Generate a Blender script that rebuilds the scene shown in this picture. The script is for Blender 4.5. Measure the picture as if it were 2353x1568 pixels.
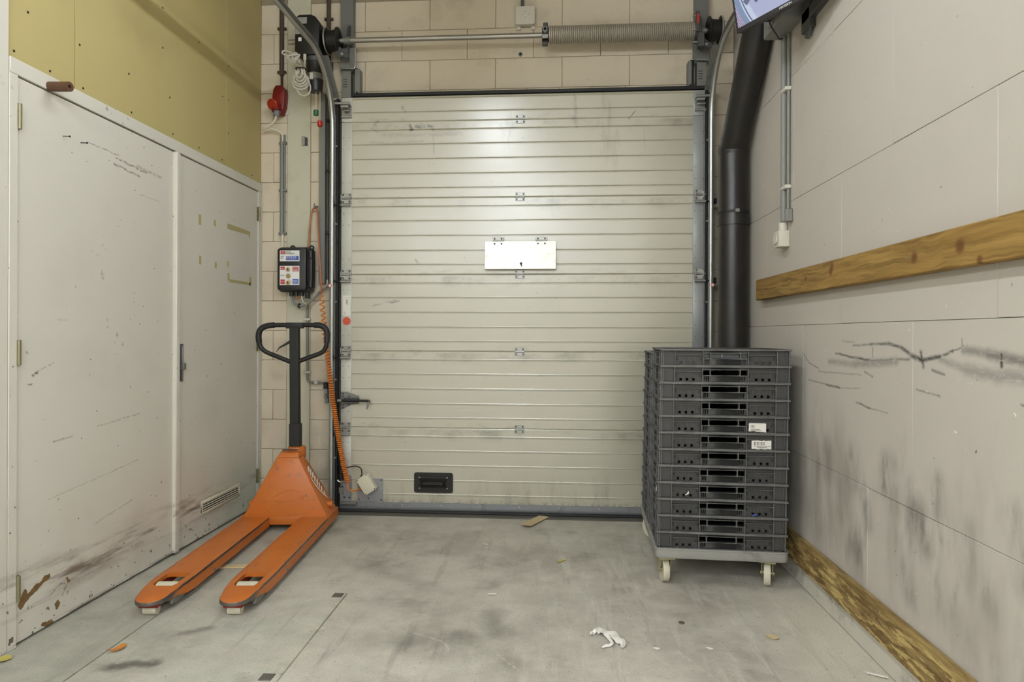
import bpy, bmesh, math, random
from mathutils import Vector, Matrix
random.seed(7)
PI = math.pi
SC = bpy.context.scene
COL = SC.collection
for o in list(bpy.data.objects):
    bpy.data.objects.remove(o)

# ------------------------------------------------------------------ camera
FPX, YAW, ROLL = 1470.0, math.atan(98.5 / 1470.0), 0.0034
cam_d = bpy.data.cameras.new('camera')
cam_d.sensor_width = 36.0
cam_d.lens = FPX * 36.0 / 2353.0
cam_d.shift_y = -17.0 / 2353.0
cam_d.clip_start = 0.02
cam = bpy.data.objects.new('camera', cam_d)
COL.objects.link(cam)
cam.location = (0, 0, 1.15)
cam.rotation_euler = (Matrix.Rotation(YAW, 3, 'Z') @ Matrix.Rotation(PI / 2, 3, 'X') @ Matrix.Rotation(ROLL, 3, 'Z')).to_euler()
SC.camera = cam

# ------------------------------------------------------------------ world, exposure
w = bpy.data.worlds.new('world')
SC.world = w
w.use_nodes = True
w.node_tree.nodes['Background'].inputs[0].default_value = (0.9, 0.95, 1.0, 1)
w.node_tree.nodes['Background'].inputs[1].default_value = 0.05
SC.view_settings.view_transform = 'Standard'
SC.view_settings.look = 'None'
SC.view_settings.exposure = 0.0
SC.view_settings.gamma = 1.0
SC.view_settings.use_curve_mapping = False
LAMP_POWER = 40.0               # the bay's single tube
FILL_POWER = 80.0              # one tube of the added fill luminaires
LAMP_COLOR = (0.88, 0.945, 1.0)
# luminaires (x, y centre, z of the tubes, number of tubes): a single tube over the bay, unseen twin tubes added behind the viewer as fill
LAMPS = [(-0.55, 2.05, 3.06, 1)] + [(x, y, 3.06, 2) for y in (-0.9, -2.9, -4.9) for x in (-3.0, -0.55, 1.9)]

# ------------------------------------------------------------------ node expressions
class E:
    """a float or vector socket with arithmetic"""
    def __init__(s, nt, sock): s.nt, s.s = nt, sock
    def _m(s, op, b=None, c=None, rev=False):
        n = s.nt.nodes.new('ShaderNodeMath'); n.operation = op
        args = [s, b, c]
        if rev: args = [b, s, c]
        for i, a in enumerate(args):
            if a is None: continue
            if isinstance(a, E): s.nt.links.new(a.s, n.inputs[i])
            else: n.inputs[i].default_value = a
        return E(s.nt, n.outputs[0])
    def __add__(s, b): return s._m('ADD', b)
    __radd__ = __add__
    def __sub__(s, b): return s._m('SUBTRACT', b)
    def __rsub__(s, b): return s._m('SUBTRACT', b, rev=True)
    def __mul__(s, b): return s._m('MULTIPLY', b)
    __rmul__ = __mul__
    def __truediv__(s, b): return s._m('DIVIDE', b)
    def abs(s): return s._m('ABSOLUTE')
    def max(s, b): return s._m('MAXIMUM', b)
    def min(s, b): return s._m('MINIMUM', b)
    def pow(s, b): return s._m('POWER', b)
    def frac(s): return s._m('FRACT')
    def sqrt(s): return s._m('SQRT')
    def step(s, lo, hi):
        n = s.nt.nodes.new('ShaderNodeMapRange'); n.interpolation_type = 'SMOOTHSTEP'
        s.nt.links.new(s.s, n.inputs[0])
        n.inputs[1].default_value = lo; n.inputs[2].default_value = hi
        n.inputs[3].default_value = 0; n.inputs[4].default_value = 1
        if lo > hi:
            n.inputs[1].default_value = hi; n.inputs[2].default_value = lo
            n.inputs[3].default_value = 1; n.inputs[4].default_value = 0
        return E(s.nt, n.outputs[0])
    def xyz(s):
        n = s.nt.nodes.new('ShaderNodeSeparateXYZ'); s.nt.links.new(s.s, n.inputs[0])
        return [E(s.nt, n.outputs[i]) for i in range(3)]

class Mat:
    def __init__(s, name, rough=0.5, metal=0.0, spec=0.5):
        s.m = bpy.data.materials.new(name); s.m.use_nodes = True
        s.nt = s.m.node_tree
        s.b = s.nt.nodes['Principled BSDF']
        s.b.inputs['Roughness'].default_value = rough
        s.b.inputs['Metallic'].default_value = metal
        s.b.inputs['Specular IOR Level'].default_value = spec
    def pos(s):
        n = s.nt.nodes.new('ShaderNodeNewGeometry'); return E(s.nt, n.outputs['Position'])
    def obj(s):
        n = s.nt.nodes.new('ShaderNodeTexCoord'); return E(s.nt, n.outputs['Object'])
    def vec(s, x, y, z):
        n = s.nt.nodes.new('ShaderNodeCombineXYZ')
        for i, a in enumerate((x, y, z)):
            if isinstance(a, E): s.nt.links.new(a.s, n.inputs[i])
            else: n.inputs[i].default_value = a
        return E(s.nt, n.outputs[0])
    def scale(s, v, k):
        n = s.nt.nodes.new('ShaderNodeVectorMath'); n.operation = 'MULTIPLY'
        s.nt.links.new(v.s, n.inputs[0]); n.inputs[1].default_value = k
        return E(s.nt, n.outputs[0])
    def noise(s, v, scale, detail=3.0, rough=0.55, dist=0.0):
        n = s.nt.nodes.new('ShaderNodeTexNoise')
        s.nt.links.new(v.s, n.inputs['Vector'])
        n.inputs['Scale'].default_value = scale; n.inputs['Detail'].default_value = detail
        n.inputs['Roughness'].default_value = rough; n.inputs['Distortion'].default_value = dist
        return E(s.nt, n.outputs['Fac'])
    def voronoi(s, v, scale):
        n = s.nt.nodes.new('ShaderNodeTexVoronoi')
        s.nt.links.new(v.s, n.inputs['Vector']); n.inputs['Scale'].default_value = scale
        return E(s.nt, n.outputs['Distance'])
    def rgb(s, c):
        n = s.nt.nodes.new('ShaderNodeRGB'); n.outputs[0].default_value = (*c, 1); return E(s.nt, n.outputs[0])
    def mix(s, fac, a, b):
        n = s.nt.nodes.new('ShaderNodeMix'); n.data_type = 'RGBA'
        if isinstance(fac, E): s.nt.links.new(fac.s, n.inputs[0])
        else: n.inputs[0].default_value = fac
        for i, c in ((6, a), (7, b)):
            if isinstance(c, E): s.nt.links.new(c.s, n.inputs[i])
            else: n.inputs[i].default_value = (*c, 1)
        return E(s.nt, n.outputs[2])
    def color(s, c):
        if isinstance(c, E): s.nt.links.new(c.s, s.b.inputs['Base Color'])
        else: s.b.inputs['Base Color'].default_value = (*c, 1)
    def rough(s, r): s.nt.links.new(r.s, s.b.inputs['Roughness'])
    def bump(s, h, strength=0.3, dist=0.002):
        n = s.nt.nodes.new('ShaderNodeBump'); n.inputs['Strength'].default_value = strength
        n.inputs['Distance'].default_value = dist
        s.nt.links.new(h.s, n.inputs['Height']); s.nt.links.new(n.outputs[0], s.b.inputs['Normal'])
    def strokes(s, u, v, segs):
        """scrape marks: distance to short segments in a wall's own plane (metres)"""
        nt = s.nt; out = None
        P = s.vec(u, v, 0.0)
        for (u0, v0, u1, v1, wd, a) in segs:
            du, dv = u1 - u0, v1 - v0
            L2 = du * du + dv * dv
            d = nt.nodes.new('ShaderNodeVectorMath'); d.operation = 'DOT_PRODUCT'
            nt.links.new(P.s, d.inputs[0]); d.inputs[1].default_value = (du / L2, dv / L2, 0)
            t = nt.nodes.new('ShaderNodeMath'); t.operation = 'ADD'; t.use_clamp = True
            nt.links.new(d.outputs['Value'], t.inputs[0]); t.inputs[1].default_value = -(u0 * du + v0 * dv) / L2
            q = nt.nodes.new('ShaderNodeVectorMath'); q.operation = 'MULTIPLY_ADD'
            nt.links.new(t.outputs[0], q.inputs[0]); q.inputs[1].default_value = (du, dv, 0); q.inputs[2].default_value = (u0, v0, 0)
            e = nt.nodes.new('ShaderNodeVectorMath'); e.operation = 'DISTANCE'
            nt.links.new(P.s, e.inputs[0]); nt.links.new(q.outputs[0], e.inputs[1])
            m = nt.nodes.new('ShaderNodeMapRange'); m.interpolation_type = 'SMOOTHSTEP'
            nt.links.new(e.outputs['Value'], m.inputs[0])
            m.inputs[1].default_value = 0; m.inputs[2].default_value = wd; m.inputs[3].default_value = a; m.inputs[4].default_value = 0
            me = E(nt, m.outputs[0])
            out = me if out is None else out.max(me)
        return out

def srgb(r, g, b):
    f = lambda c: (c / 255 / 12.92) if c / 255 <= 0.04045 else ((c / 255 + 0.055) / 1.055) ** 2.4
    return (f(r), f(g), f(b))

def plain(name, c, rough=0.5, metal=0.0, var=0.12, vscale=14, bump=0.0, bscale=120, spec=0.5, dirt=None):
    M = Mat(name, rough, metal, spec)
    p = M.obj()
    n = M.noise(p, vscale, 4)
    col = M.mix((n - 0.5) * 2.2 * var + 0.5, tuple(x * (1 - var) for x in c), tuple(min(1, x * (1 + var)) for x in c))
    if dirt:
        dc, amt = dirt
        d = M.noise(p, vscale * 0.6, 6, 0.7).step(0.52, 0.72) * amt
        col = M.mix(d, col, dc)
    M.color(col)
    if bump: M.bump(M.noise(p, bscale, 3), bump, 0.001)
    return M.m

MT = {}
# --- painted block wall at the back
def m_block():
    M = Mat('painted_block', 0.75, 0, 0.25); p = M.pos(); x, y, z = p.xyz()
    base = M.mix(M.noise(p, 1.7, 3), srgb(206, 193, 171), srgb(216, 204, 183))
    grime = (M.noise(p, 3.1, 6, 0.65).step(0.5, 0.78)) * 0.30
    c = M.mix(grime, base, srgb(120, 108, 88))
    chips = M.noise(p, 24, 4, 0.7).step(0.70, 0.74) * M.noise(p, 2.3, 2).step(0.48, 0.6) * 0.8
    c = M.mix(chips, c, srgb(150, 142, 126))
    low = z.step(1.0, 0.1) * M.noise(p, 5, 5, .6).step(.4, .75) * 0.5
    c = M.mix(low, c, srgb(126, 128, 112))
    specks = M.noise(p, 60, 2, .5).step(0.735, 0.755) * 0.8
    c = M.mix(specks, c, srgb(70, 60, 48))
    M.color(c); M.bump(M.noise(p, 45, 5, 0.6), 0.35, 0.0035); return M.m
MT['block'] = m_block()
MT['mortar'] = plain('mortar', srgb(150, 138, 116), 0.9, var=0.2, vscale=20, bump=.4, bscale=150)

# --- right wall: large painted blocks with scuffs
def m_right():
    M = Mat('painted_large_block', 0.7, 0, 0.3); p = M.pos(); x, y, z = p.xyz()
    c = M.mix(M.noise(p, 1.1, 3), srgb(180, 172, 161), srgb(192, 185, 175))
    soft = M.noise(p, 2.2, 4, .6).step(.5, .8) * 0.16
    c = M.mix(soft, c, srgb(140, 132, 120))
    # dark rubbing in a band between knee and hip height, stretched vertically
    q = M.scale(p, (1, 1, 0.35))
    band = z.step(0.98, 0.66) * z.step(0.12, 0.42)
    rub = M.noise(q, 5.5, 6, 0.62).step(0.50, 0.80) * band * M.noise(p, 1.9, 2).step(.36, .58)
    c = M.mix(rub * 0.95, c, srgb(64, 60, 54))
    patch = M.noise(q, 2.6, 4, 0.6).step(0.42, 0.68) * band * 0.5
    c = M.mix(patch, c, srgb(112, 104, 94))
    # scrape marks
    n = (M.noise(p, 5, 2) - 0.5) * 0.03
    n2 = (M.noise(p, 40, 3) - 0.5) * 0.008
    u = y + n2; v = z + n * .5 + n2
    SEG = [(2.511, 1.108, 2.377, 1.114, 0.007, 0.5), (2.377, 1.114, 2.257, 1.12, 0.009, 0.7), (2.257, 1.12, 2.174, 1.107, 0.01, 0.8), (2.174, 1.107, 2.11, 1.084, 0.011, 0.85), (2.11, 1.084, 2.05, 1.073, 0.014, 0.95), (2.05, 1.073, 1.961, 1.086, 0.012, 0.9), (1.961, 1.086, 1.899, 1.104, 0.008, 0.8), (1.899, 1.104, 1.851, 1.118, 0.005, 0.6), (2.662, 1.075, 2.511, 1.063, 0.008, 0.75), (2.511, 1.063, 2.377, 1.058, 0.009, 0.8), (2.377, 1.058, 2.123, 1.072, 0.008, 0.55), (2.723, 1.041, 2.511, 1.037, 0.022, 0.35), (2.511, 1.037, 2.201, 1.061, 0.026, 0.42), (1.851, 1.108, 1.752, 1.1, 0.022, 0.5), (1.752, 1.1, 1.62, 1.086, 0.026, 0.62), (1.62, 1.086, 1.5, 1.08, 0.03, 0.6), (1.961, 1.08, 1.841, 1.055, 0.02, 0.35), (1.841, 1.055, 1.719, 1.044, 0.03, 0.4), (1.719, 1.044, 1.6, 1.05, 0.035, 0.4), (3.002, 1.065, 2.927, 1.023, 0.004, 0.7), (2.927, 1.023, 2.832, 1.007, 0.004, 0.7), (2.936, 0.949, 2.744, 0.943, 0.006, 0.5), (2.744, 0.943, 2.621, 0.938, 0.008, 0.75), (2.621, 0.938, 2.458, 0.949, 0.005, 0.4), (2.485, 0.893, 2.375, 0.884, 0.007, 0.7), (2.375, 0.884, 2.255, 0.884, 0.004, 0.45), (2.832, 0.994, 2.622, 0.997, 0.006, 0.35), (2.622, 0.997, 2.448, 1.001, 0.006, 0.35), (2.085, 0.982, 1.96, 0.969, 0.006, 0.5), (2.06, 1.1, 2.045, 1.055, 0.012, 0.9), (1.702, 1.1, 1.7, 1.072, 0.012, 0.95), (2.361, 1.103, 2.361, 1.069, 0.006, 0.6), (2.6, 1.125, 2.5, 1.12, 0.006, 0.3), (1.86, 1.14, 1.855, 1.1, 0.003, 0.6), (1.63, 0.98, 1.55, 0.975, 0.006, 0.6), (2.0, 1.045, 1.94, 1.035, 0.008, 0.6), (2.42, 1.015, 2.36, 1.0, 0.008, 0.5)]
    st = M.strokes(u, v, SEG)
    br = M.noise(M.scale(p, (1, 1, 3)), 30, 3, .6).step(0.15, 0.55)
    c = M.mix(st * br, c, srgb(46, 44, 42))
    # soft dark spots of the rubbed zone
    SP = [(2.26, .72, 2.27, .64, .08, .85), (2.225, .64, 2.21, .58, .06, .6), (2.06, .575, 2.02, .52, .11, .7), (1.98, .71, 1.96, .62, .08, .5), (1.75, .48, 1.745, .44, .05, .7), (2.75, .68, 2.73, .6, .10, .5), (2.51, .69, 2.5, .6, .09, .55), (2.40, .52, 2.39, .46, .06, .55), (2.62, .55, 2.61, .44, .07, .4), (1.64, .7, 1.6, .55, .09, .5), (1.85, .6, 1.83, .5, .09, .45), (2.15, .40, 2.12, .32, .07, .4), (1.72, .3, 1.71, .25, .04, .6)]
    sp = M.strokes(y + n * 1.4, z + n * 2, SP) * M.noise(q, 12, 5, .65).step(.3, .7)
    c = M.mix(sp, c, srgb(70, 66, 60))
    chips = M.noise(p, 34, 3, 0.6).step(0.715, 0.735) * M.noise(p, 3.3, 2).step(0.5, 0.6)
    c = M.mix(chips, c, srgb(222, 216, 206))
    pits = M.noise(p, 52, 2, .5).step(0.765, 0.78)
    c = M.mix(pits * .8, c, srgb(88, 80, 70))
    M.color(c); M.bump(M.noise(p, 22, 5, 0.6), 0.25, 0.003); return M.m
MT['right'] = m_right()
MT['plinth'] = plain('concrete_plinth', srgb(196, 191, 178), 0.85, var=.22, vscale=9, bump=.4, bscale=90, dirt=(srgb(90, 86, 78), .6))

# --- floor
def m_floor(k=1.0, name='concrete_floor', green=0.0):
    M = Mat(name, 0.62, 0, 0.35); p = M.pos(); x, y, z = p.xyz(); k = k * 1.26
    c = M.mix(M.noise(p, 1.3, 5, .6).step(.3, .7), srgb(128 * k, 124 * k, 114 * k), srgb(160 * k, 156 * k, 146 * k))
    c = M.mix(M.noise(p, 7, 6, .7).step(.35, .75) * .45, c, srgb(180 * k, 177 * k, 166 * k))
    c = M.mix(M.noise(p, 4.2, 5, .65).step(.52, .72) * .45, c, srgb(96 * k, 92 * k, 86 * k))
    tr = M.noise(M.scale(p, (7, 0.8, 1)), 2.2, 5, .6).step(.50, .75) * y.step(4.0, 3.3) * x.step(-0.6, 0.0)
    c = M.mix(tr * .45, c, srgb(186 * k, 182 * k, 172 * k))
    tr2 = M.noise(M.scale(p, (9, 1.1, 1)), 1.7, 4, .6).step(.56, .72) * y.step(4.0, 3.3)
    c = M.mix(tr2 * .4, c, srgb(92 * k, 88 * k, 84 * k))
    c = M.mix(x.step(-0.8, -1.7) * .35 * (1 - green), c, srgb(150, 154, 138))  # greenish colour cast painted into the concrete, stronger to the left
    if green: c = M.mix(M.noise(p, 6, 5, .7).step(.4, .65) * .5, c, srgb(172, 176, 160))
    # cement smears along the pit cover's edge
    edge = ((x + 0.91).abs()).step(0.10, 0.0) * M.noise(p, 6.5, 5, .6).step(.50, .56) * y.step(2.82, 2.75)
    c = M.mix(edge * .8, c, srgb(202, 197, 180))
    edge2 = ((y - 2.73).abs()).step(0.10, 0.0) * M.noise(p, 7.5, 4, .6).step(.54, .6) * x.step(-1.3, -1.1) * x.step(-.85, -.92)
    c = M.mix(edge2 * .7, c, srgb(200, 196, 182))
    # pale dust along the right wall and dark oil marks
    c = M.mix(x.step(0.72, 1.10) * y.step(3.1, 2.6) * M.noise(p, 3, 4, .6).step(.2, .55) * .75, c, srgb(218, 210, 190))
    oil = M.strokes(x + (M.noise(p, 12, 4) - .5) * .10, y + (M.noise(M.scale(p, (1, 1, 1)), 17, 4) - .5) * .08, [(-1.52, 2.10, -1.38, 2.14, .045, .8), (-1.42, 2.36, -1.34, 2.40, .05, .55), (-.55, 2.35, -.35, 2.40, .10, .35), (-.25, 2.62, -.22, 2.45, .09, .4), (-.9, 3.1, -.6, 2.9, .12, .25)])
    c = M.mix(oil, c, srgb(66, 64, 58))
    sc = M.strokes(x + (M.noise(p, 14, 3) - .5) * .02, y, [(-.53, 2.42, -.42, 2.37, .007, .9), (-.42, 2.37, -.38, 2.31, .006, .8), (-.2, 2.28, -.12, 2.18, .006, .8), (.08, 3.0, .16, 2.72, .012, .7), (.16, 2.72, .20, 2.58, .01, .6), (.28, 2.75, .36, 2.36, .012, .55), (.2, 2.6, .3, 2.3, .012, .5), (.33, 2.38, .5, 2.05, .014, .5), (-.02, 2.9, .06, 2.5, .02, .35), (.22, 3.3, .30, 3.0, .010, .6), (.30, 3.0, .33, 2.85, .012, .7), (.05, 3.2, .12, 2.95, .012, .5), (.45, 2.35, .62, 2.0, .016, .5), (.12, 2.35, .24, 2.05, .014, .5), (.62, 2.9, .80, 2.6, .03, .4), (.75, 2.75, .9, 2.45, .03, .35), (-.3, 2.3, -.24, 2.05, .012, .4)]) * M.noise(p, 40, 4, .7).step(.35, .6)
    c = M.mix(sc, c, srgb(206, 202, 190))
    sp = M.noise(p, 75, 2, .5).step(0.70, 0.73)
    c = M.mix(sp * .7, c, srgb(212, 208, 196))
    sp2 = M.noise(p, 66, 2, .5).step(0.32, 0.28)
    c = M.mix(sp2 * .45, c, srgb(70, 68, 62))
    g = M.noise(p, 190, 3, .7)
    c = M.mix(g.step(.35, .7) * .34, c, srgb(100 * k, 97 * k, 90 * k))
    M.color(c); M.bump(M.noise(p, 60, 5, .7) + M.noise(p, 8, 3) * .6, 0.35, 0.003)
    M.rough(M.noise(p, 5, 4).step(.2, .8) * .25 + .5); return M.m
MT['floor'] = m_floor()
MT['slab'] = m_floor(1.0, 'pit_cover_concrete', .6)
MT['sill'] = plain('worn_sill_steel', srgb(104, 100, 92), .6, .3, var=.3, vscale=12)

# --- left: white cupboard doors and frame, yellow board above
def m_white():
    M = Mat('chipped_white_paint', 0.45, 0, 0.4); p = M.pos(); x, y, z = p.xyz()
    c = M.mix(M.noise(p, 1.2, 3), srgb(206, 202, 190), srgb(214, 209, 198))
    c = M.mix(M.noise(p, 2.7, 4).step(.5, .8) * .14, c, srgb(160, 154, 142))
    q = M.scale(p, (1, .30, 2.2))
    dband = ((z - 0.19).abs()).step(0.13, 0.0)
    d = M.noise(q, 9, 6, .68).step(.42, .66) * dband
    c = M.mix(d * .9, c, srgb(98, 78, 62))
    low = z.step(.7, .05) * M.noise(p, 4, 4).step(.35, .7) * .25
    c = M.mix(low, c, srgb(176, 160, 146))
    chips = M.noise(p, 30, 3, .6).step(.64, .66) * (z.step(.20, .04) * .9 + M.noise(p, 2.1, 2).step(.60, .75) * .5)
    c = M.mix(chips, c, srgb(72, 66, 56))
    foot = z.step(.03, .004) * M.noise(q, 14, 4, .6).step(.46, .54)
    c = M.mix(foot * .9, c, srgb(74, 64, 52))
    spots = M.noise(p, 46, 1.5, .5).step(.745, .758)
    c = M.mix(spots * .8, c, srgb(90, 82, 70))
    n = (M.noise(p, 25, 3) - .5) * .02
    st = M.strokes(y + n, z + n, [(2.56, 1.95, 2.75, 1.945, .004, .7), (2.73, 1.93, 2.95, 1.915, .007, .8), (2.72, 1.90, 2.90, 1.885, .007, .8), (2.88, 1.93, 3.06, 1.92, .012, .5), (2.9, 1.80, 3.05, 1.80, .006, .3), (2.38, .72, 2.48, .725, .006, .6), (2.62, .745, 2.8, .76, .005, .45), (2.8, .76, 2.9, .765, .005, .55), (2.35, .50, 2.7, .53, .004, .35), (2.7, .53, 2.9, .55, .004, .4), (2.6, .33, 2.85, .37, .006, .4), (2.3, 1.0, 2.38, 1.03, .004, .5), (2.28, .985, 2.30, .995, .010, 1), (2.26, .955, 2.275, .955, .006, 1), (2.25, 1.075, 2.255, 1.07, .006, 1), (2.4, 1.2, 2.45, 1.2, .008, .2), (2.36, .12, 2.42, .15, .006, .8), (2.42, .15, 2.45, .13, .006, .8), (2.45, .13, 2.43, .10, .006, .8)])
    c = M.mix(st * M.noise(p, 70, 3, .6).step(.3, .6), c, srgb(84, 76, 64))
    pe = M.strokes(y + n * 2.5, z + n * 2.5, [(2.235, .150, 2.25, .175, .03, 1), (2.25, .160, 2.31, .185, .022, 1), (2.31, .185, 2.36, .20, .016, 1), (2.40, .075, 2.405, .07, .02, 1), (2.33, .02, 2.37, .012, .02, 1), (2.45, .155, 2.46, .14, .012, 1)]).step(.35, .45)
    c = M.mix(pe, c, M.mix(M.noise(p, 40, 4), srgb(98, 74, 44), srgb(134, 106, 68)))
    grn = y.step(3.3, 4.0) * z.step(.55, .1) * .35  # greenish colour cast painted into the white, low at the far end
    c = M.mix(grn, c, srgb(160, 184, 162))
    M.color(c); M.bump(M.noise(p, 30, 3), .12, .002); return M.m
MT['white'] = m_white()
def m_yellow():
    M = Mat('yellowed_board', .55, 0, .3); p = M.pos(); x, y, z = p.xyz()
    c = M.mix(M.noise(p, .9, 3), srgb(176, 160, 106), srgb(188, 174, 122))
    c = M.mix(M.noise(p, 2.5, 4).step(.5, .8) * .25, c, srgb(138, 120, 76))
    M.color(c); M.bump(M.noise(p, 12, 3), .1, .002); return M.m
MT['yellow'] = m_yellow()
MT['pil'] = plain('painted_strip', srgb(198, 195, 174), .55, var=.06, vscale=3, dirt=(srgb(130, 128, 110), .3))
MT['plainwall'] = plain('plain_painted_wall', srgb(196, 190, 178), .8, var=.05, vscale=2)
MT['ceil'] = plain('ceiling_paint', srgb(196, 190, 178), .9, var=.05, vscale=2)

# --- sectional door
def m_door():
    M = Mat('stucco_door_panel', .28, 0, 1.0); M.b.inputs['IOR'].default_value = 1.85; p = M.pos(); x, y, z = p.xyz()
    c = M.mix(M.noise(p, 1.4, 3), srgb(180, 175, 155), srgb(188, 184, 165))
    f = ((z - 0.045) / 0.4905).frac()
    nearj = ((f - .5).abs()).step(.36, .5)               # near the section joints
    q = M.scale(p, (1, 1, 2.6)); qs = M.scale(p, (1, 1, .22))
    d = M.noise(q, 8, 6, .7).step(.5, .78) * nearj
    c = M.mix(d * .6, c, srgb(92, 86, 70))
    under = f.step(.80, .97) * f.step(1.0, .985) * M.noise(p, 4, 5, .65).step(.45, .7)
    c = M.mix(under * .55, c, srgb(96, 90, 74))
    topb = z.step(1.9, 2.55) * M.noise(qs, 6.5, 5, .7).step(.55, .8)
    c = M.mix(topb * .65, c, srgb(96, 88, 74))
    low = z.step(.32, .05) * M.noise(qs, 10, 6, .7).step(.46, .75)
    c = M.mix(low * .7, c, srgb(92, 84, 66))
    foot = z.step(.10, .06) * M.noise(p, 26, 4, .7).step(.42, .6)
    c = M.mix(foot * .7, c, srgb(80, 72, 56))
    n = (M.noise(p, 16, 4) - .5) * .04
    st = M.strokes(x + n, z + n, [(-.93, 2.475, -.92, 2.455, .02, .9), (-.89, 2.475, -.84, 2.47, .014, .85), (-.81, 2.477, -.78, 2.47, .016, .85), (-.79, 2.46, -.775, 2.445, .012, .6), (-1.18, 2.46, -1.15, 2.44, .012, .5), (-1.16, 2.49, -1.14, 2.51, .008, .7), (-.98, 2.60, -.96, 2.57, .014, .5), (.12, 2.65, .13, 2.45, .02, .35), (.46, 2.50, .50, 2.55, .006, .9), (-.89, 1.62, -.87, 1.60, .012, .6), (-1.16, 1.33, -1.02, 1.36, .012, .5), (-1.0, 1.355, -1.05, 1.345, .008, .8), (-.78, 2.44, -.77, 2.30, .008, .35), (-1.1, 2.42, -.6, 2.42, .02, .25), (-1.19, 2.37, -.85, 2.375, .012, .3)])
    c = M.mix(st * M.noise(p, 30, 4, .65).step(.3, .55), c, srgb(58, 54, 46))
    drip = M.noise(M.scale(p, (1, 1, .05)), 22, 2, .5).step(.66, .74) * z.step(1.7, 2.3) * M.noise(p, 2.2, 2).step(.45, .6)
    c = M.mix(drip * .3, c, srgb(120, 112, 94))
    sp = M.noise(p, 50, 1.5, .5).step(.755, .765)
    c = M.mix(sp * .8, c, srgb(82, 74, 60))
    M.color(c)
    M.bump(M.noise(p, 105, 2, .5, 1.5), .15, .0020); return M.m
MT['door'] = m_door()

# --- metals, plastics
MT['galv'] = plain('galvanised_steel', srgb(176, 176, 172), .38, .75, var=.18, vscale=40, dirt=(srgb(110, 108, 102), .3))
MT['galv_d'] = plain('dull_galvanised_steel', srgb(134, 134, 130), .5, .6, var=.2, vscale=25, dirt=(srgb(84, 82, 78), .4))
MT['cap'] = plain('painted_end_cap', srgb(196, 196, 186), .5, .1, var=.08, vscale=8, dirt=(srgb(110, 106, 92), .35))
MT['capr'] = plain('grey_end_cap', srgb(158, 160, 160), .45, .25, var=.1, vscale=8)
MT['alu'] = plain('aluminium_rail', srgb(142, 145, 150), .4, .6, var=.12, vscale=20, dirt=(srgb(86, 86, 84), .4))
MT['stain'] = plain('stainless_flap', srgb(216, 212, 205), .42, .85, var=.10, vscale=22, dirt=(srgb(176, 168, 148), .5))
MT['shaft'] = plain('galvanised_tube', srgb(172, 168, 160), .35, .75, var=.1, vscale=20)
MT['spring'] = plain('oiled_spring_steel', srgb(178, 170, 156), .38, .35, var=.12, vscale=10)
MT['black'] = plain('black_plastic', srgb(26, 25, 25), .42, 0, var=.2, vscale=10)
MT['blackm'] = plain('matt_black_steel', srgb(24, 23, 22), .5, .1, var=.25, vscale=12)
MT['rubber'] = plain('black_rubber', srgb(22, 22, 22), .6, 0, var=.2, vscale=12)
MT['pipe'] = plain('black_pipe_plastic', srgb(31, 28, 27), .36, 0, var=.22, vscale=5, dirt=(srgb(58, 48, 38), .5), bump=.08, bscale=30)
MT['dkgrey'] = plain('dark_grey_steel', srgb(84, 84, 84), .5, .4, var=.15, vscale=12)
MT['postg'] = plain('grey_steel_post', srgb(120, 120, 120), .5, .3, var=.1, vscale=6)
MT['brownc'] = plain('brown_conduit', srgb(74, 60, 50), .5, 0, var=.15, vscale=20)
MT['greyc'] = plain('grey_conduit', srgb(128, 127, 122), .45, 0, var=.1, vscale=20)
MT['cable'] = plain('grey_cable', srgb(196, 190, 180), .5, 0, var=.06, vscale=20)
MT['whitec'] = plain('white_cable', srgb(216, 208, 188), .5, 0, var=.05, vscale=20)
MT['redp'] = plain('red_socket_plastic', srgb(118, 14, 12), .4, 0, var=.1, vscale=20)
MT['redl'] = plain('red_orange_lid', srgb(150, 40, 18), .4, 0, var=.1, vscale=20)
MT['glandg'] = plain('blue_grey_gland', srgb(122, 124, 132), .5, 0, var=.1, vscale=20)
MT['green'] = plain('green_knob_plastic', srgb(30, 100, 60), .4, 0, var=.1, vscale=20)
MT['redk'] = plain('red_knob_plastic', srgb(180, 30, 26), .4, 0, var=.1, vscale=20)
MT['cord'] = plain('orange_cord', srgb(206, 118, 40), .45, 0, var=.08, vscale=20)
MT['cordb'] = plain('orange_brown_cord', srgb(168, 98, 60), .45, 0, var=.08, vscale=20)
MT['crate'] = plain('grey_crate_plastic', srgb(80, 80, 81), .42, 0, var=.14, vscale=14, dirt=(srgb(96, 94, 90), .3))
def m_crate():
    M = Mat('grey_crate_plastic', .42, 0, .5); p = M.obj(); x, y, z = p.xyz()
    c = M.mix(M.noise(p, 12, 4), srgb(58, 57, 56), srgb(70, 69, 68))
    outer = (y.abs().step(.1785, .1825)).max(x.abs().step(.2775, .2815))     # light caught by protruding faces, painted in as a paler colour
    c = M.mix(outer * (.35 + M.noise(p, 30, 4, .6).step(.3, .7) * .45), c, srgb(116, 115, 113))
    c = M.mix(M.noise(p, 9, 5, .7).step(.55, .75) * .25, c, srgb(104, 100, 94))
    M.color(c); M.bump(M.noise(p, 90, 2), .06, .001); return M.m
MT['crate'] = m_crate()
MT['dolly'] = plain('grey_dolly_plastic', srgb(146, 144, 138), .6, 0, var=.25, vscale=9, bump=.3, bscale=40, dirt=(srgb(92, 90, 84), .7))
MT['wheel'] = plain('cream_nylon', srgb(206, 200, 178), .45, 0, var=.1, vscale=16, dirt=(srgb(136, 128, 108), .5))
MT['zincy'] = plain('yellow_zinc', srgb(168, 164, 126), .4, .5, var=.12, vscale=20)
MT['cream'] = plain('cream_plastic', srgb(212, 206, 184), .45, 0, var=.04, vscale=10)
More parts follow.
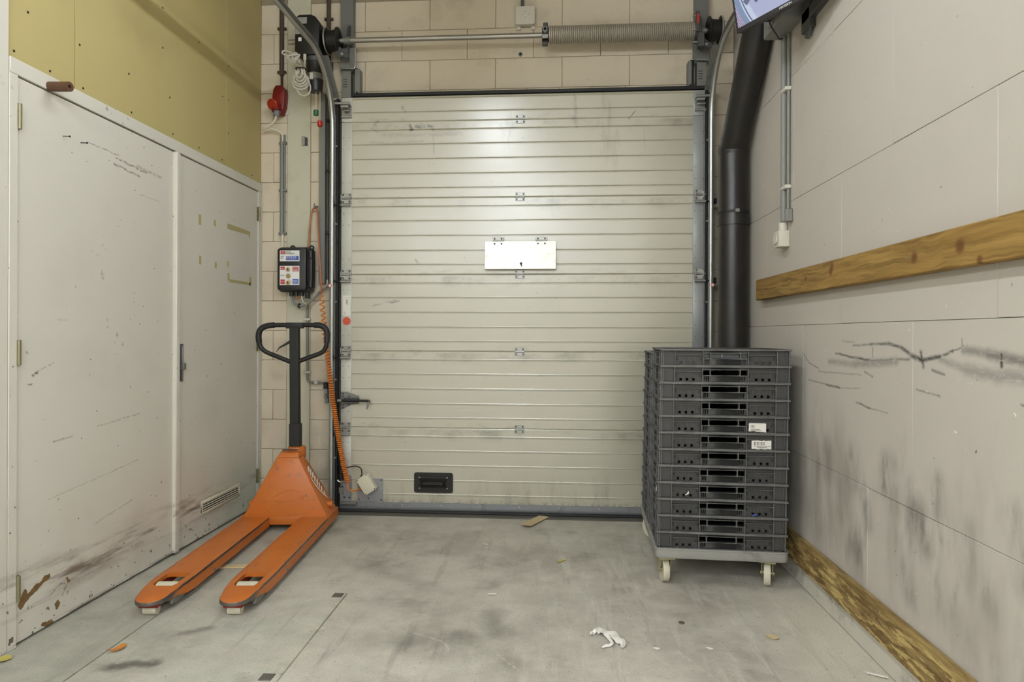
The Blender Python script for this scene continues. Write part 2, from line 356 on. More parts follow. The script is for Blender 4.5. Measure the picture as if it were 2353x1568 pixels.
MT['offwhite'] = plain('off_white_plastic', srgb(206, 200, 186), .5, 0, var=.04, vscale=10)
MT['greyplate'] = plain('blue_grey_plate', srgb(150, 150, 154), .45, .3, var=.08, vscale=14)
MT['sticker'] = plain('white_sticker', srgb(226, 222, 214), .5, 0, var=.04, vscale=30)
MT['ink'] = plain('black_ink', srgb(30, 30, 32), .6, 0, var=.05)
MT['inkred'] = plain('red_ink', srgb(184, 48, 44), .6, 0, var=.05)
MT['inkblue'] = plain('blue_ink', srgb(58, 84, 172), .6, 0, var=.05)
MT['inkgrey'] = plain('grey_ink', srgb(150, 148, 146), .6, 0, var=.05)
MT['inkwhite'] = plain('white_ink', srgb(232, 230, 226), .6, 0, var=.03)
MT['orangesticker'] = plain('orange_sticker', srgb(204, 88, 60), .5, 0, var=.05)
MT['brass'] = plain('brass_button', srgb(206, 170, 84), .3, .8, var=.1)
MT['hinge'] = plain('brass_grey_hinge', srgb(140, 134, 106), .45, .6, var=.2, vscale=30)
MT['brownp'] = plain('brown_rubber', srgb(88, 58, 36), .55, 0, var=.2, vscale=30, bump=.2, bscale=120)
MT['tape'] = plain('yellowed_tape', srgb(176, 164, 114), .6, 0, var=.12, vscale=40)
MT['card'] = plain('cardboard', srgb(198, 178, 138), .8, 0, var=.08, vscale=20)
MT['paper'] = plain('white_paper', srgb(228, 224, 216), .8, 0, var=.04, vscale=20)
MT['yleaf'] = plain('yellow_leaf', srgb(186, 172, 92), .7, 0, var=.2, vscale=60)
MT['oleaf'] = plain('orange_leaf', srgb(184, 118, 48), .7, 0, var=.35, vscale=70)
MT['bezel'] = plain('dark_bezel', srgb(38, 36, 38), .4, 0, var=.08)
MT['oredlink'] = plain('dark_red_steel', srgb(128, 28, 18), .5, .1, var=.2, vscale=20)
MT['lampbody'] = plain('white_luminaire_steel', srgb(220, 220, 216), .5, 0, var=.03)
MT['dark'] = plain('dark_cavity', srgb(22, 20, 18), .9, 0, var=.1)

def m_orange(name, fork=False):
    M = Mat(name, .38, 0, .5); p = M.obj(); x, y, z = p.xyz()
    c = M.mix(M.noise(p, 5, 4), srgb(182, 96, 30), srgb(198, 114, 46))
    c = M.mix(M.noise(p, 3.2, 5, .65).step(.48, .72) * .25, c, srgb(160, 84, 40))
    sc = M.noise(M.scale(p, (4, .7, 3)), 9, 5, .7).step(.57, .68)
    c = M.mix(sc * .6, c, srgb(112, 92, 82))
    if fork:
        drop = ((-.98 - y).max(0.0)) * .10
        d = .086 - drop - z                                   # depth below the top face
        edge = d.step(.0008, .003) * d.step(.016, .010)
        ex = x.abs().step(.070, .076) * edge * M.noise(M.scale(p, (1, .4, 1)), 9, 5, .65).step(.42, .52)
        nose = y.step(-1.0, -1.06) * d.step(.0008, .003) * d.step(.026, .020) * M.noise(p, 14, 4, .6).step(.25, .36)
        nose2 = y.step(-1.0, -1.10) * M.noise(p, 30, 5, .65).step(.60, .65) * .6
        wear = ex.max(nose).max(nose2)
        bare = M.mix(M.noise(p, 40, 3), srgb(78, 72, 66), srgb(136, 130, 124))
        c = M.mix(wear, c, bare)
        M.rough(.4 - wear * .08)
        nm = wear * .7
        M.nt.links.new(nm.s, M.b.inputs['Metallic'])
    else:
        ch = M.noise(p, 16, 4, .6).step(.66, .70) * M.noise(p, 3, 2).step(.5, .6)
        c = M.mix(ch * .7, c, srgb(120, 116, 104))
    M.color(c); M.bump(M.noise(p, 25, 4), .1, .001); return M.m
MT['orange'] = m_orange('worn_orange_paint')
MT['ofork'] = m_orange('worn_orange_fork_paint', True)

def m_wood(name, dark, light, mid, flake=False):
    M = Mat(name, .65, 0, .3); p = M.pos(); x, y, z = p.xyz()
    n = M.noise(M.scale(p, (1, .8, 1)), 3.0, 3)
    q = M.vec(x, y * .06 + n * .03, z + (M.noise(M.scale(p, (1, 1, .4)), 5.0, 2) - .5) * .05)
    g = M.noise(q, 70, 4, .6)
    c = M.mix(g.step(.3, .7), dark, light)
    c = M.mix(M.noise(M.scale(p, (1, .25, 2)), 7, 4).step(.4, .7) * .5, c, mid)
    if flake:
        fl = M.noise(M.scale(p, (1, .35, 1.6)), 18, 5, .7).step(.47, .56) * z.step(.222, .20)
        c = M.mix(fl * .75, c, srgb(96, 72, 38))
        fl2 = M.noise(M.scale(p, (1, .3, 1.8)), 26, 5, .7).step(.52, .6) * z.step(.222, .20)
        c = M.mix(fl2 * .8, c, srgb(196, 172, 112))
    else:
        kn = M.strokes(y, z, [(2.02, 1.385, 2.021, 1.385, .030, 1), (1.80, 1.39, 1.801, 1.39, .034, 1), (2.60, 1.42, 2.61, 1.40, .03, .9), (1.72, 1.345, 1.721, 1.34, .02, .9), (2.86, 1.395, 2.861, 1.39, .02, .7)])
        c = M.mix(kn.step(.0, .9) * .85, c, srgb(92, 56, 26))
    M.color(c); M.bump(g, .35, .002); return M.m
MT['wood'] = m_wood('aged_pine_rail', srgb(108, 82, 40), srgb(160, 128, 70), srgb(134, 102, 50))
MT['woodlow'] = m_wood('flaking_pine_board', srgb(106, 84, 48), srgb(168, 144, 92), srgb(126, 100, 58), True)

def m_screen():
    M = Mat('monitor_picture', .25, 0, .3); p = M.obj(); x, y, z = p.xyz()
    c = M.mix(M.noise(p, 5, 3), srgb(172, 182, 214), srgb(196, 198, 228))
    r = ((x - .25) * (x - .25) + (z - .25) * (z - .25)).sqrt()
    c = M.mix(r.step(.455, .462), c, srgb(206, 216, 238))
    c = M.mix(((r - .484).abs()).step(.004, .002), c, srgb(104, 120, 152))
    c = M.mix(r.step(.492, .496), c, srgb(138, 154, 186))
    c = M.mix(r.step(.520, .523), c, srgb(214, 204, 224))
    c = M.mix(((r * 140).frac() - .5).abs().step(.30, .22) * r.step(.522, .525), c, srgb(120, 100, 140))
    qx = x * .8 + z * .6; qz = z * .8 - x * .6
    car = (qx + .060).abs().step(.040, .038) * (qz - .205).abs().step(.016, .014)
    c = M.mix(car, c, srgb(112, 120, 146))
    car2 = (qx + .035).abs().step(.030, .028) * (qz - .165).abs().step(.014, .012)
    c = M.mix(car2, c, srgb(96, 104, 132))
    win = (qx + .035).abs().step(.010, .008) * (qz - .165).abs().step(.008, .006)
    c = M.mix(win, c, srgb(206, 212, 226))
    M.nt.links.new(c.s, M.b.inputs['Emission Color']); M.b.inputs['Emission Strength'].default_value = .85
    M.color(srgb(20, 20, 24)); return M.m
MT['screen'] = m_screen()
def m_tube(name, watts):
    M = Mat(name, .4); M.color((1, 1, 1))
    M.b.inputs['Emission Color'].default_value = (*LAMP_COLOR, 1); M.b.inputs['Emission Strength'].default_value = watts / (PI * 2 * PI * .014 * 1.166); return M.m
MT['tube'] = m_tube('lit_tube', LAMP_POWER)
MT['tube_fill'] = m_tube('lit_tube_added_fill', FILL_POWER)  # glow of the added fill lamps

# ------------------------------------------------------------------ geometry helpers
def frame_from(d, up=Vector((0, 0, 1))):
    d = d.normalized()
    if abs(d.dot(up)) > .98: up = Vector((0, 1, 0))
    a = d.cross(up).normalized(); b = a.cross(d).normalized()
    return a, b

class MB:
    def __init__(s): s.v, s.f, s.sm = [], [], []
    def add(s, vs, fs, smooth=False):
        o = len(s.v); s.v += [Vector(v) for v in vs]
        for f in fs: s.f.append([i + o for i in f]); s.sm.append(smooth)
        return s
    def box(s, x0, x1, y0, y1, z0, z1):
        vs = [(x, y, z) for z in (z0, z1) for y in (y0, y1) for x in (x0, x1)]
        return s.add(vs, [(0, 2, 3, 1), (4, 5, 7, 6), (0, 1, 5, 4), (2, 6, 7, 3), (0, 4, 6, 2), (1, 3, 7, 5)])
    def obox(s, c, size, R):
        hx, hy, hz = [a / 2 for a in size]; c = Vector(c)
        vs = [c + R @ Vector((x, y, z)) for z in (-hz, hz) for y in (-hy, hy) for x in (-hx, hx)]
        return s.add(vs, [(0, 2, 3, 1), (4, 5, 7, 6), (0, 1, 5, 4), (2, 6, 7, 3), (0, 4, 6, 2), (1, 3, 7, 5)])
    def bar(s, p0, p1, w, h, up=(0, 0, 1)):
        p0, p1 = Vector(p0), Vector(p1); d = p1 - p0
        a, b = frame_from(d, Vector(up))
        R = Matrix((a, d.normalized(), b)).transposed()
        return s.obox((p0 + p1) / 2, (w, d.length, h), R)
    def cyl(s, p0, p1, r, n=16, r2=None, caps=True):
        p0, p1 = Vector(p0), Vector(p1); r2 = r if r2 is None else r2
        a, b = frame_from(p1 - p0)
        vs = []
        for p, rr in ((p0, r), (p1, r2)):
            for i in range(n):
                t = 2 * PI * i / n; vs.append(p + a * math.cos(t) * rr + b * math.sin(t) * rr)
        s.add(vs, [(i, i + n, (i + 1) % n + n, (i + 1) % n) for i in range(n)], True)
        if caps:
            s.add(vs[:n], [tuple(range(n))]); s.add(vs[n:], [tuple(range(n - 1, -1, -1))])
        return s
    def ring(s, p0, p1, ro, ri, n=20):
        """a hollow cylinder"""
        p0, p1 = Vector(p0), Vector(p1); a, b = frame_from(p1 - p0); vs = []
        for p in (p0, p1):
            for rr in (ro, ri):
                for i in range(n):
                    t = 2 * PI * i / n; vs.append(p + a * math.cos(t) * rr + b * math.sin(t) * rr)
        fs = []
        for i in range(n):
            j = (i + 1) % n
            fs += [(i, i + 2 * n, j + 2 * n, j), (i + n, j + n, j + 3 * n, i + 3 * n), (i, j, j + n, i + n), (i + 2 * n, i + 3 * n, j + 3 * n, j + 2 * n)]
        return s.add(vs, fs, True)
    def tube(s, pts, r, n=8, closed=False, caps=True):
        pts = [Vector(p) for p in pts]; N = len(pts)
        rs = r if isinstance(r, (list, tuple)) else [r] * N
        tang = []
        for i in range(N):
            if closed: t = pts[(i + 1) % N] - pts[i - 1]
            else: t = pts[min(i + 1, N - 1)] - pts[max(i - 1, 0)]
            tang.append(t.normalized())
        a, b = frame_from(tang[0]); vs = []
        for i in range(N):
            t = tang[i]
            a = (a - t * a.dot(t)).normalized(); b = t.cross(a)
            for k in range(n):
                q = 2 * PI * k / n; vs.append(pts[i] + (a * math.cos(q) + b * math.sin(q)) * rs[i])
        fs = []
        for i in range(N if closed else N - 1):
            j = (i + 1) % N
            for k in range(n):
                l = (k + 1) % n; fs.append((i * n + k, i * n + l, j * n + l, j * n + k))
        s.add(vs, fs, True)
        if caps and not closed:
            s.add(vs[:n], [tuple(range(n - 1, -1, -1))]); s.add(vs[-n:], [tuple(range(n))])
        return s
    def sweep(s, prof, frames, smooth=False):
        """closed 2-D profile along frames of (origin, u axis, v axis)"""
        n = len(prof); vs = []
        for o, u, v in frames:
            vs += [Vector(o) + Vector(u) * a + Vector(v) * b for a, b in prof]
        fs = []
        for i in range(len(frames) - 1):
            for k in range(n):
                l = (k + 1) % n; fs.append((i * n + k, i * n + l, (i + 1) * n + l, (i + 1) * n + k))
        s.add(vs, fs, smooth)
        s.add(vs[:n], [tuple(range(n - 1, -1, -1))]); s.add(vs[-n:], [tuple(range(n))])
        return s
    def prism(s, poly, o, u, v, d):
        """polygon (u, v) at o pushed along d"""
        o, u, v, d = map(Vector, (o, u, v, d)); n = len(poly)
        vs = [o + u * a + v * b for a, b in poly]; vs += [p + d for p in vs]
        s.add(vs, [tuple(range(n - 1, -1, -1)), tuple(range(n, 2 * n))] + [(i, (i + 1) % n, (i + 1) % n + n, i + n) for i in range(n)])
        return s
    def build(s, name, mat, parent=None, local=False, bevel=0, seg=1, origin=None, ang=.7):
        me = bpy.data.meshes.new(name)
        vs = s.v
        inv = None
        if parent is not None and not local:
            inv = parent_matrix(parent).inverted(); vs = [inv @ v for v in vs]
        off = Vector((0, 0, 0))
        if parent is None and not local:
            xs = [v.x for v in vs]; ys = [v.y for v in vs]; zs = [v.z for v in vs]
            off = Vector(origin) if origin else Vector(((min(xs) + max(xs)) / 2, (min(ys) + max(ys)) / 2, min(zs)))
            vs = [v - off for v in vs]
        bm = bmesh.new(); bv = [bm.verts.new(v) for v in vs]
        for f, sm in zip(s.f, s.sm):
            try: fc = bm.faces.new([bv[i] for i in f]); fc.smooth = sm
            except ValueError: pass
        bmesh.ops.remove_doubles(bm, verts=bm.verts, dist=1e-6)
        bmesh.ops.recalc_face_normals(bm, faces=bm.faces)
        if bevel:
            es = [e for e in bm.edges if len(e.link_faces) == 2 and e.calc_face_angle(0) > .5]
            bmesh.ops.bevel(bm, geom=es, offset=bevel, segments=seg, affect='EDGES', clamp_overlap=True, profile=.5)
            if seg > 1:
                for f in bm.faces: f.smooth = True
        bm.to_mesh(me); bm.free()
        me.set_sharp_from_angle(angle=ang)
        if mat: me.materials.append(MT[mat] if isinstance(mat, str) else mat)
        o = bpy.data.objects.new(name, me); COL.objects.link(o); o.location = off
        if parent is not None: o.parent = parent
        return o

def parent_matrix(o):
    m = Matrix.Translation(o.location) @ o.rotation_euler.to_matrix().to_4x4()
    return (parent_matrix(o.parent) @ m) if o.parent else m
def tag(o, label, cat, group=None):
    o['label'] = label; o['category'] = cat
    if group: o['group'] = group
    return o
def thing(name, loc, label, cat, group=None, rz=0):
    o = bpy.data.objects.new(name, None); COL.objects.link(o); o.empty_display_size = .05
    o.location = loc; o.rotation_euler = (0, 0, rz); return tag(o, label, cat, group)
def struct(o, label=None):
    o['kind'] = 'structure'
    if label: o['label'] = label
    return o
def B(x0, x1, y0, y1, z0, z1): return MB().box(x0, x1, y0, y1, z0, z1)
def smooth_path(pts, k=6, closed=False):
    pts = [Vector(p) for p in pts]; out = []; N = len(pts)
    rng = range(N) if closed else range(N - 1)
    for i in rng:
        if closed: p0, p1, p2, p3 = pts[i - 1], pts[i], pts[(i + 1) % N], pts[(i + 2) % N]
        else: p0, p1, p2, p3 = pts[max(i - 1, 0)], pts[i], pts[i + 1], pts[min(i + 2, N - 1)]
        for j in range(k):
            t = j / k
            out.append(.5 * ((2 * p1) + (p2 - p0) * t + (2 * p0 - 5 * p1 + 4 * p2 - p3) * t * t + (3 * p1 - p0 - 3 * p2 + p3) * t ** 3))
    if not closed: out.append(pts[-1])
    return out
def copy_part(o, parent):
    c = o.copy(); COL.objects.link(c); c.parent = parent; return c
def text(name, body, size, o, u, v, mat, parent, depth=.0004, align='LEFT', squash=1.0):
    """flat lettering at o, reading along u, up along v"""
    cu = bpy.data.curves.new(name, 'FONT'); cu.body = body; cu.size = size; cu.extrude = depth; cu.align_x = align
    t = bpy.data.objects.new(name, cu); COL.objects.link(t)
    dg = bpy.context.evaluated_depsgraph_get()
    me = bpy.data.meshes.new_from_object(t.evaluated_get(dg))
    bpy.data.objects.remove(t)
    u, v = Vector(u), Vector(v); nrm = u.cross(v)
    R = Matrix((u * squash, v, nrm)).transposed().to_4x4()
    me.transform(parent_matrix(parent).inverted() @ Matrix.Translation(Vector(o)) @ R)
    me.materials.clear(); me.materials.append(MT[mat])
    ob = bpy.data.objects.new(name, me); COL.objects.link(ob); ob.parent = parent
    return ob
U, V = (1, 0, 0), (0, 0, 1)          # reading direction and up on the back wall

# ------------------------------------------------------------------ room shell
XL, XR, YB, ZC = -1.965, 1.13, 4.15, 3.5
f = MB().box(XL - 3.5, -1.612, -7, 2.778, -.12, 0).box(XL - .1, XR + .1, 2.778, 4.5, -.12, 0).box(-.908, XR + 3, -7, 2.778, -.12, 0).box(-1.612, -.908, -7, 1.2, -.12, 0).box(-1.62, -.9, 1.1, 2.79, -.14, -.02)
floor = struct(f.build('floor', 'floor', origin=(0, 0, 0)), 'worn grey concrete floor')
B(-1.608, -.912, 1.204, 2.774, -.06, 0).build('slab', 'slab', floor, bevel=.003)
for (x, y) in ((-.945, 2.745), (-.955, 2.075)):
    B(x - .022, x + .022, y - .022, y + .022, -.01, .0025).build('corner_plate', 'sill', floor, bevel=.002)
B(-1.40, XR, 3.955, 4.11, -.01, .004).build('door_sill', 'sill', floor, bevel=.002)
struct(B(XL - 3.5, XR + 3, -7, 4.5, ZC, ZC + .1).build('ceiling', 'ceil'), 'plain ceiling above the loading bay')
struct(B(XL - 3.5, XR + 3, -7.1, -7, 0, ZC).build('wall_front', 'plainwall'), 'plain wall behind the viewer')

# back wall: mortar bed with a doorway and single blocks laid on it
m = MB().box(XL - .1, -1.29, YB + .006, YB + .2, 0, ZC).box(.955, XR + .1, YB + .006, YB + .2, 0, ZC).box(-1.29, .955, YB + .006, YB + .2, 2.70, ZC)
wall_back = struct(m.build('wall_back', 'mortar'), 'cream painted block wall around the overhead door')
PITCH, LEN = .1975, .4325
meshes = {}
def block(x0, x1, z0, z1, i):
    g = .0011
    x0 += g; x1 -= g; z0 += g; z1 -= g
    if x1 - x0 < .02 or z1 - z0 < .01: return
    dy = random.uniform(-.001, .001)
    B(x0, x1, YB + dy, YB + .05, z0, z1).build('block', 'block', wall_back, bevel=.0025)
k = -1
zj = [.178 + PITCH * k for k in range(0, 17)]
rows = [(0, .178, 1)] + [(zj[i], min(zj[i + 1], ZC), i % 2) for i in range(16)]
for (z0, z1, par) in rows:
    if z0 >= ZC: continue
    off = .041 if par else .287
    if abs(z0 - 2.7455) < .01:
        off = .041
    elif z0 > 2.9:
        off = .287 if abs(z0 - 2.943) < .02 else .041
    if z1 < 2.76: spans = [(XL, -1.782), (-1.622, -1.295), (.96, XR)]
    else: spans = [(XL, -1.782), (-1.622, XR)]
    for (a, b) in spans:
        js = [off + LEN * n for n in range(-8, 8)]
        cuts = [a] + [q for q in js if a + .03 < q < b - .03] + [b]
        for q in range(len(cuts) - 1): block(cuts[q], cuts[q + 1], z0, z1, 0)
# narrow soldier course above the door
xs = -1.295
for L_ in (.20, .34, .36, .21, .21, .21, .21, .30, .22):
    x1 = min(xs + L_, .955)
    if x1 - xs > .03: block(xs, x1, 2.705, 2.7455, 0)
    xs = x1
MB().ring((-.229, YB - .006, 2.965), (-.229, YB + .004, 2.965), .014, .008, 14).build('wall_plug', 'galv_d', wall_back)
MB().cyl((-.229, YB - .002, 2.965), (-.229, YB + .004, 2.965), .0085, 12).build('plug_hole', 'dark', wall_back)
struct(B(-1.781, -1.623, YB - .004, YB + .1, 0, ZC).build('trim_1', 'pil', bevel=.003), 'flat painted strip let into the block wall')

# right wall
wall_right = struct(MB().box(XR + .02, XR + .2, .2, YB + .2, 0, ZC).box(XR + .2, XR + 3, .2, .3, 0, ZC).box(XR + 2.9, XR + 3, -7, .2, 0, ZC).build('wall_right', 'mortar'), 'tall wall of large painted blocks')
HR = .597
first = [2.392, 2.104, 2.611, 2.227, 1.80, 2.4]
for r in range(6):
    z0, z1 = max(r * HR, .1), min((r + 1) * HR, ZC)
    ys = sorted([first[r] + .895 * n for n in range(-9, 4)])
    cuts = [.2] + [q for q in ys if .6 < q < YB - .05] + [YB]
    for q in range(len(cuts) - 1):
        dx = random.uniform(-.0006, .0006)
        B(XR + dx, XR + .1, cuts[q] + .0004, cuts[q + 1] - .0004, z0 + .0006, z1 - .0006).build('large_block', 'right', wall_right, bevel=.0015)
B(XR - .004, XR + .1, .2, YB - .001, 0, .098).build('plinth', 'plinth', wall_right, bevel=.006)
B(1.106, 1.129, .3, 4.0, .098, .228).build('baseboard_right', 'woodlow', bevel=.003)
struct(bpy.data.objects['baseboard_right'], 'flaking brown wooden board low along the right wall')
rail = thing('wooden_rail', (1.11, 2.2, 1.332), 'long knotty pine rail fixed to the right wall at chest height', 'wooden rail')
B(1.088, 1.128, .2, 3.555, 1.334, 1.444).build('board', 'wood', rail, bevel=.004)
for (y, z) in ((2.05, 1.39), (2.9, 1.40), (3.42, 1.38)):
    MB().cyl((1.0895, y, z), (1.0872, y, z), .006, 10).build('screw', 'hinge', rail)

# left wall: cupboard front with two tall doors, boards above
wl = struct(B(XL - .2, XL - .04, 2.0, YB + .2, 0, ZC).build('wall_left', 'mortar'), 'left wall of cupboard doors under yellowed boards')
MB().box(XL - 1.5, XL - .02, .3, 1.9, 0, ZC).box(XL - 3.5, XL - 3.4, -7, .4, 0, ZC).box(XL - 3.4, XL - 1.5, .3, .4, 0, ZC).build('side_wall', 'plainwall', wl)
B(XL - .30, XL - .03, 1.9, 2.02, 0, ZC).build('grey_edge', 'dkgrey', wl)
B(XL - .04, XL + .012, 2.02, 2.165, 0, ZC).build('white_post', 'white', wl, bevel=.003)
for (a, b) in ((2.166, 2.489), (2.492, 3.699), (3.702, YB - .002)):
    B(XL - .02, XL + .003, a, b, 2.142, ZC).build('yellow_board', 'yellow', wl, bevel=.0015)
for (y, z) in ((2.256, 2.341), (2.195, 2.17), (2.516, 2.337), (2.536, 2.165), (2.361, 2.165), (2.822, 2.341), (2.841, 2.17), (3.076, 2.575), (3.136, 2.348), (3.163, 2.17), (3.405, 2.17), (3.653, 2.544), (3.65, 2.17), (3.722, 2.547), (3.722, 2.751), (4.026, 2.17), (3.075, 2.774), (3.722, 2.35), (3.4, 2.75)):
    MB().cyl((XL + .001, y, z), (XL + .0040, y, z), .0048, 10).build('screw', 'blackm', wl)
tr = MB().box(XL - .02, XL + .016, 2.166, YB - .002, 2.085, 2.141).box(XL - .02, XL + .014, 2.1655, 2.203, 0, 2.085).box(XL - .02, XL + .014, 4.098, YB - .002, 0, 2.085)
struct(tr.build('trim_2', 'white', bevel=.002), 'white frame around the cupboard doors')

def leaf(name, y0, y1, label):
    o = struct(B(XL - .025, XL + .006, y0 + .004, y1 - .004, .010, 2.081).build(name, 'white', bevel=.0025), label)
    o['label'] = label
    return o
def butt(par, y, z, side):
    B(XL + .003, XL + .012, y - .012, y + .012, z - .045, z + .045).build('hinge', 'hinge', par, bevel=.001)
    h = MB().cyl((XL + .018, y, z - .046), (XL + .018, y, z + .046), .007, 10)
    h.build('hinge_pin', 'hinge', par)
d2 = leaf('door_2', 2.203, 3.178, 'tall white cupboard door with chipped paint, nearer the viewer')
for z in (1.936, 1.075, .215): butt(d2, 2.205, z, 1)
B(XL, XL + .026, 3.164, 3.197, .012, 2.082).build('cover_strip', 'white', d2, bevel=.004)
for (y, z) in ((2.425, 1.932), (2.52, 1.934)):
    MB().cyl((XL + .004, y, z), (XL + .034, y, z - .002), .0018, 6).cyl((XL + .033, y, z - .002), (XL + .035, y, z - .002), .0042, 8).build('nail', 'blackm', d2)
d3 = leaf('door_3', 3.180, 4.098, 'white cupboard door with tape remnants and a low vent')
for z in (1.934, 1.074, .208): butt(d3, 4.096, z, -1)
h = B(XL + .006, XL + .014, 3.222, 3.246, .895, 1.09).build('latch_plate', 'dkgrey', d3, bevel=.002)
MB().box(XL + .012, XL + .030, 3.224, 3.246, .955, .99).box(XL + .012, XL + .018, 3.230, 3.240, .90, 1.08).build('latch_lever', 'galv_d', h, bevel=.002)
v = MB().box(XL + .004, XL + .012, 3.43, 3.864, .198, .21).box(XL + .004, XL + .012, 3.43, 3.864, .135, .150).box(XL + .004, XL + .012, 3.43, 3.444, .15, .198).box(XL + .004, XL + .012, 3.85, 3.864, .15, .198)
vent = v.build('vent_frame', 'cream', d3, bevel=.001)
B(XL + .005, XL + .0065, 3.444, 3.85, .15, .198).build('vent_backing', 'dark', vent)
for i in range(4):
    MB().obox((XL + .009, 3.647, .156 + i * .0125), (.0075, .406, .0018), Matrix.Rotation(.35, 3, 'Y')).build('slat', 'cream', vent)
def patch(y0, y1, z0, z1): B(XL + .005, XL + .0068, y0, y1, z0, z1).build('tape_strip', 'tape', d3)
for t in ((3.398, 3.424, 1.745, 1.803), (3.556, 3.578, 1.764, 1.799), (3.403, 3.425, 1.527, 1.575), (3.567, 3.588, 1.522, 1.559), (3.708, 3.724, 1.544, 1.58), (3.712, 3.735, 1.463, 1.508), (3.735, 4.0, 1.455, 1.473), (3.985, 4.012, 1.455, 1.51)): patch(*t)
MB().prism([(3.708, 1.80), (3.72, 1.806), (3.99, 1.80), (3.995, 1.755), (3.97, 1.775), (3.72, 1.772), (3.706, 1.778)], (XL + .005, 0, 0), (0, 1, 0), (0, 0, 1), (.0018, 0, 0)).build('tape_strip', 'tape', d3)

bt = thing('brown_stop', (XL + .02, 2.33, 2.09), 'brown rubber tube stop sticking out above the nearer cupboard door', 'door stop')
MB().ring((XL + .014, 2.345, 2.098), (XL + .105, 2.335, 2.092), .0185, .0075, 20).build('tube', 'brownp', bt)
MB().cyl((XL + .012, 2.346, 2.098), (XL + .092, 2.336, 2.093), .008, 12).build('core_bolt', 'dark', bt)

# ------------------------------------------------------------------ sectional overhead door
YD = 4.04
door = bpy.data.objects.new('door_1', None); COL.objects.link(door); door.location = (-.225, YD, 0); door.empty_display_size = .1
struct(door, 'cream ribbed sectional overhead door with grimy joints')
DX0, DX1 = -1.376, .934
SH = .4905
Z0 = .0545
def section(z0, z1, offs):
    """one panel: flat face with pressed grooves, rounded top and bottom lips"""
    g, d = .0040, .0055
    prof = [(YD + .0035, z0 + .0006), (YD, z0 + .006)]
    for o_ in offs:
        zc = z0 + o_
        prof += [(YD, zc - g), (YD + d, zc - g * .2), (YD + d, zc + g * .6), (YD - .001, zc + g * 1.6), (YD, zc + g * 2.6)]
    prof += [(YD, z1 - .006), (YD + .0035, z1 - .0006), (YD + .04, z1 - .0006), (YD + .04, z0 + .0006)]
    mb = MB(); mb.sweep(prof, [((x, 0, 0), (0, 1, 0), (0, 0, 1)) for x in (DX0 + .01, DX1 - .01)])
    return mb.build('door_section', 'door', door, ang=.15)
OFF = [.0595, .1500, .2455, .3395, .4315]
for i in range(5):
    z0 = Z0 + SH * i
    section(z0, z0 + SH, OFF)
section(Z0 + SH * 5, 2.668, [.056, .143])
# grooves of the lowest panel end in an aluminium foot rail with a rubber seal
ft = MB().sweep([(YD - .006, .018), (YD - .012, .026), (YD - .012, .036), (YD - .005, .042), (YD - .004, .066), (YD + .002, .068), (YD + .04, .06), (YD + .04, .018)], [((x, 0, 0), (0, 1, 0), (0, 0, 1)) for x in (DX0, DX1)])
ftr = ft.build('foot_rail', 'alu', door)
for i in range(9):
    MB().cyl((-1.22 + i * .25, YD - .003, .053), (-1.22 + i * .25, YD - .007, .053), .005, 8).build('rivet', 'galv', ftr)
MB().sweep([(YD - .022, .010), (YD - .016, .018), (YD + .03, .02), (YD + .03, .002), (YD - .004, -.002), (YD - .02, .002)], [((x, 0, 0), (0, 1, 0), (0, 0, 1)) for x in (DX0, DX1)]).build('rubber_seal', 'rubber', door)
B(-1.31, .955, YD - .004, YB, 2.672, 2.694).build('top_seal', 'rubber', door, bevel=.003)

def screws(par, pts, y, r=.0055):
    for (x, z) in pts: MB().cyl((x, y, z), (x, y - .004, z), r, 8).build('bolt', 'dkgrey', par)
# end caps, one per section and side
for side, (x0, x1, mt) in enumerate(((-1.374, -1.306, 'cap'), (.853, .932, 'capr'))):
    for i in range(6):
        z0 = Z0 + SH * i + .002; z1 = min(Z0 + SH * (i + 1) - .002, 2.664)
        c = MB().sweep([(YD - .0035, x0), (YD - .0035, x1), (YD + .001, x1 + .001), (YD + .042, x1), (YD + .042, x0 - .002), (YD + .001, x0 - .002)], [((0, 0, z), (0, 1, 0), (1, 0, 0)) for z in (z0, z1)]).build('end_cap', mt, door, bevel=.001)
        hs = MB()
        for (fx, fz) in ((.2, .2), (.75, .2), (.2, .35), (.2, .65), (.75, .65), (.2, .8), (.75, .8)):
            x = x0 + (x1 - x0) * fx; z = z0 + (z1 - z0) * fz
            hs.cyl((x, YD - .003, z), (x, YD - .0042, z), .0028, 6)
        hs.build('rivet', 'dkgrey', c)
# middle hinges on the joints
def hinge_mid(x, z):
    h = MB().box(x - .030, x + .030, YD - .0035, YD, z + .004, z + .027).box(x - .030, x + .030, YD - .0035, YD, z - .027, z - .004).build('hinge', 'galv', door, bevel=.002)
    MB().cyl((x - .029, YD - .006, z), (x + .029, YD - .006, z), .0055, 10).build('hinge_pin', 'galv', h)
    screws(h, [(x - .021, z + .016), (x + .021, z + .016), (x - .021, z - .016), (x + .021, z - .016)], YD - .003)
for i in range(1, 6):
    z = Z0 + SH * i
    hinge_mid(-.222, z)
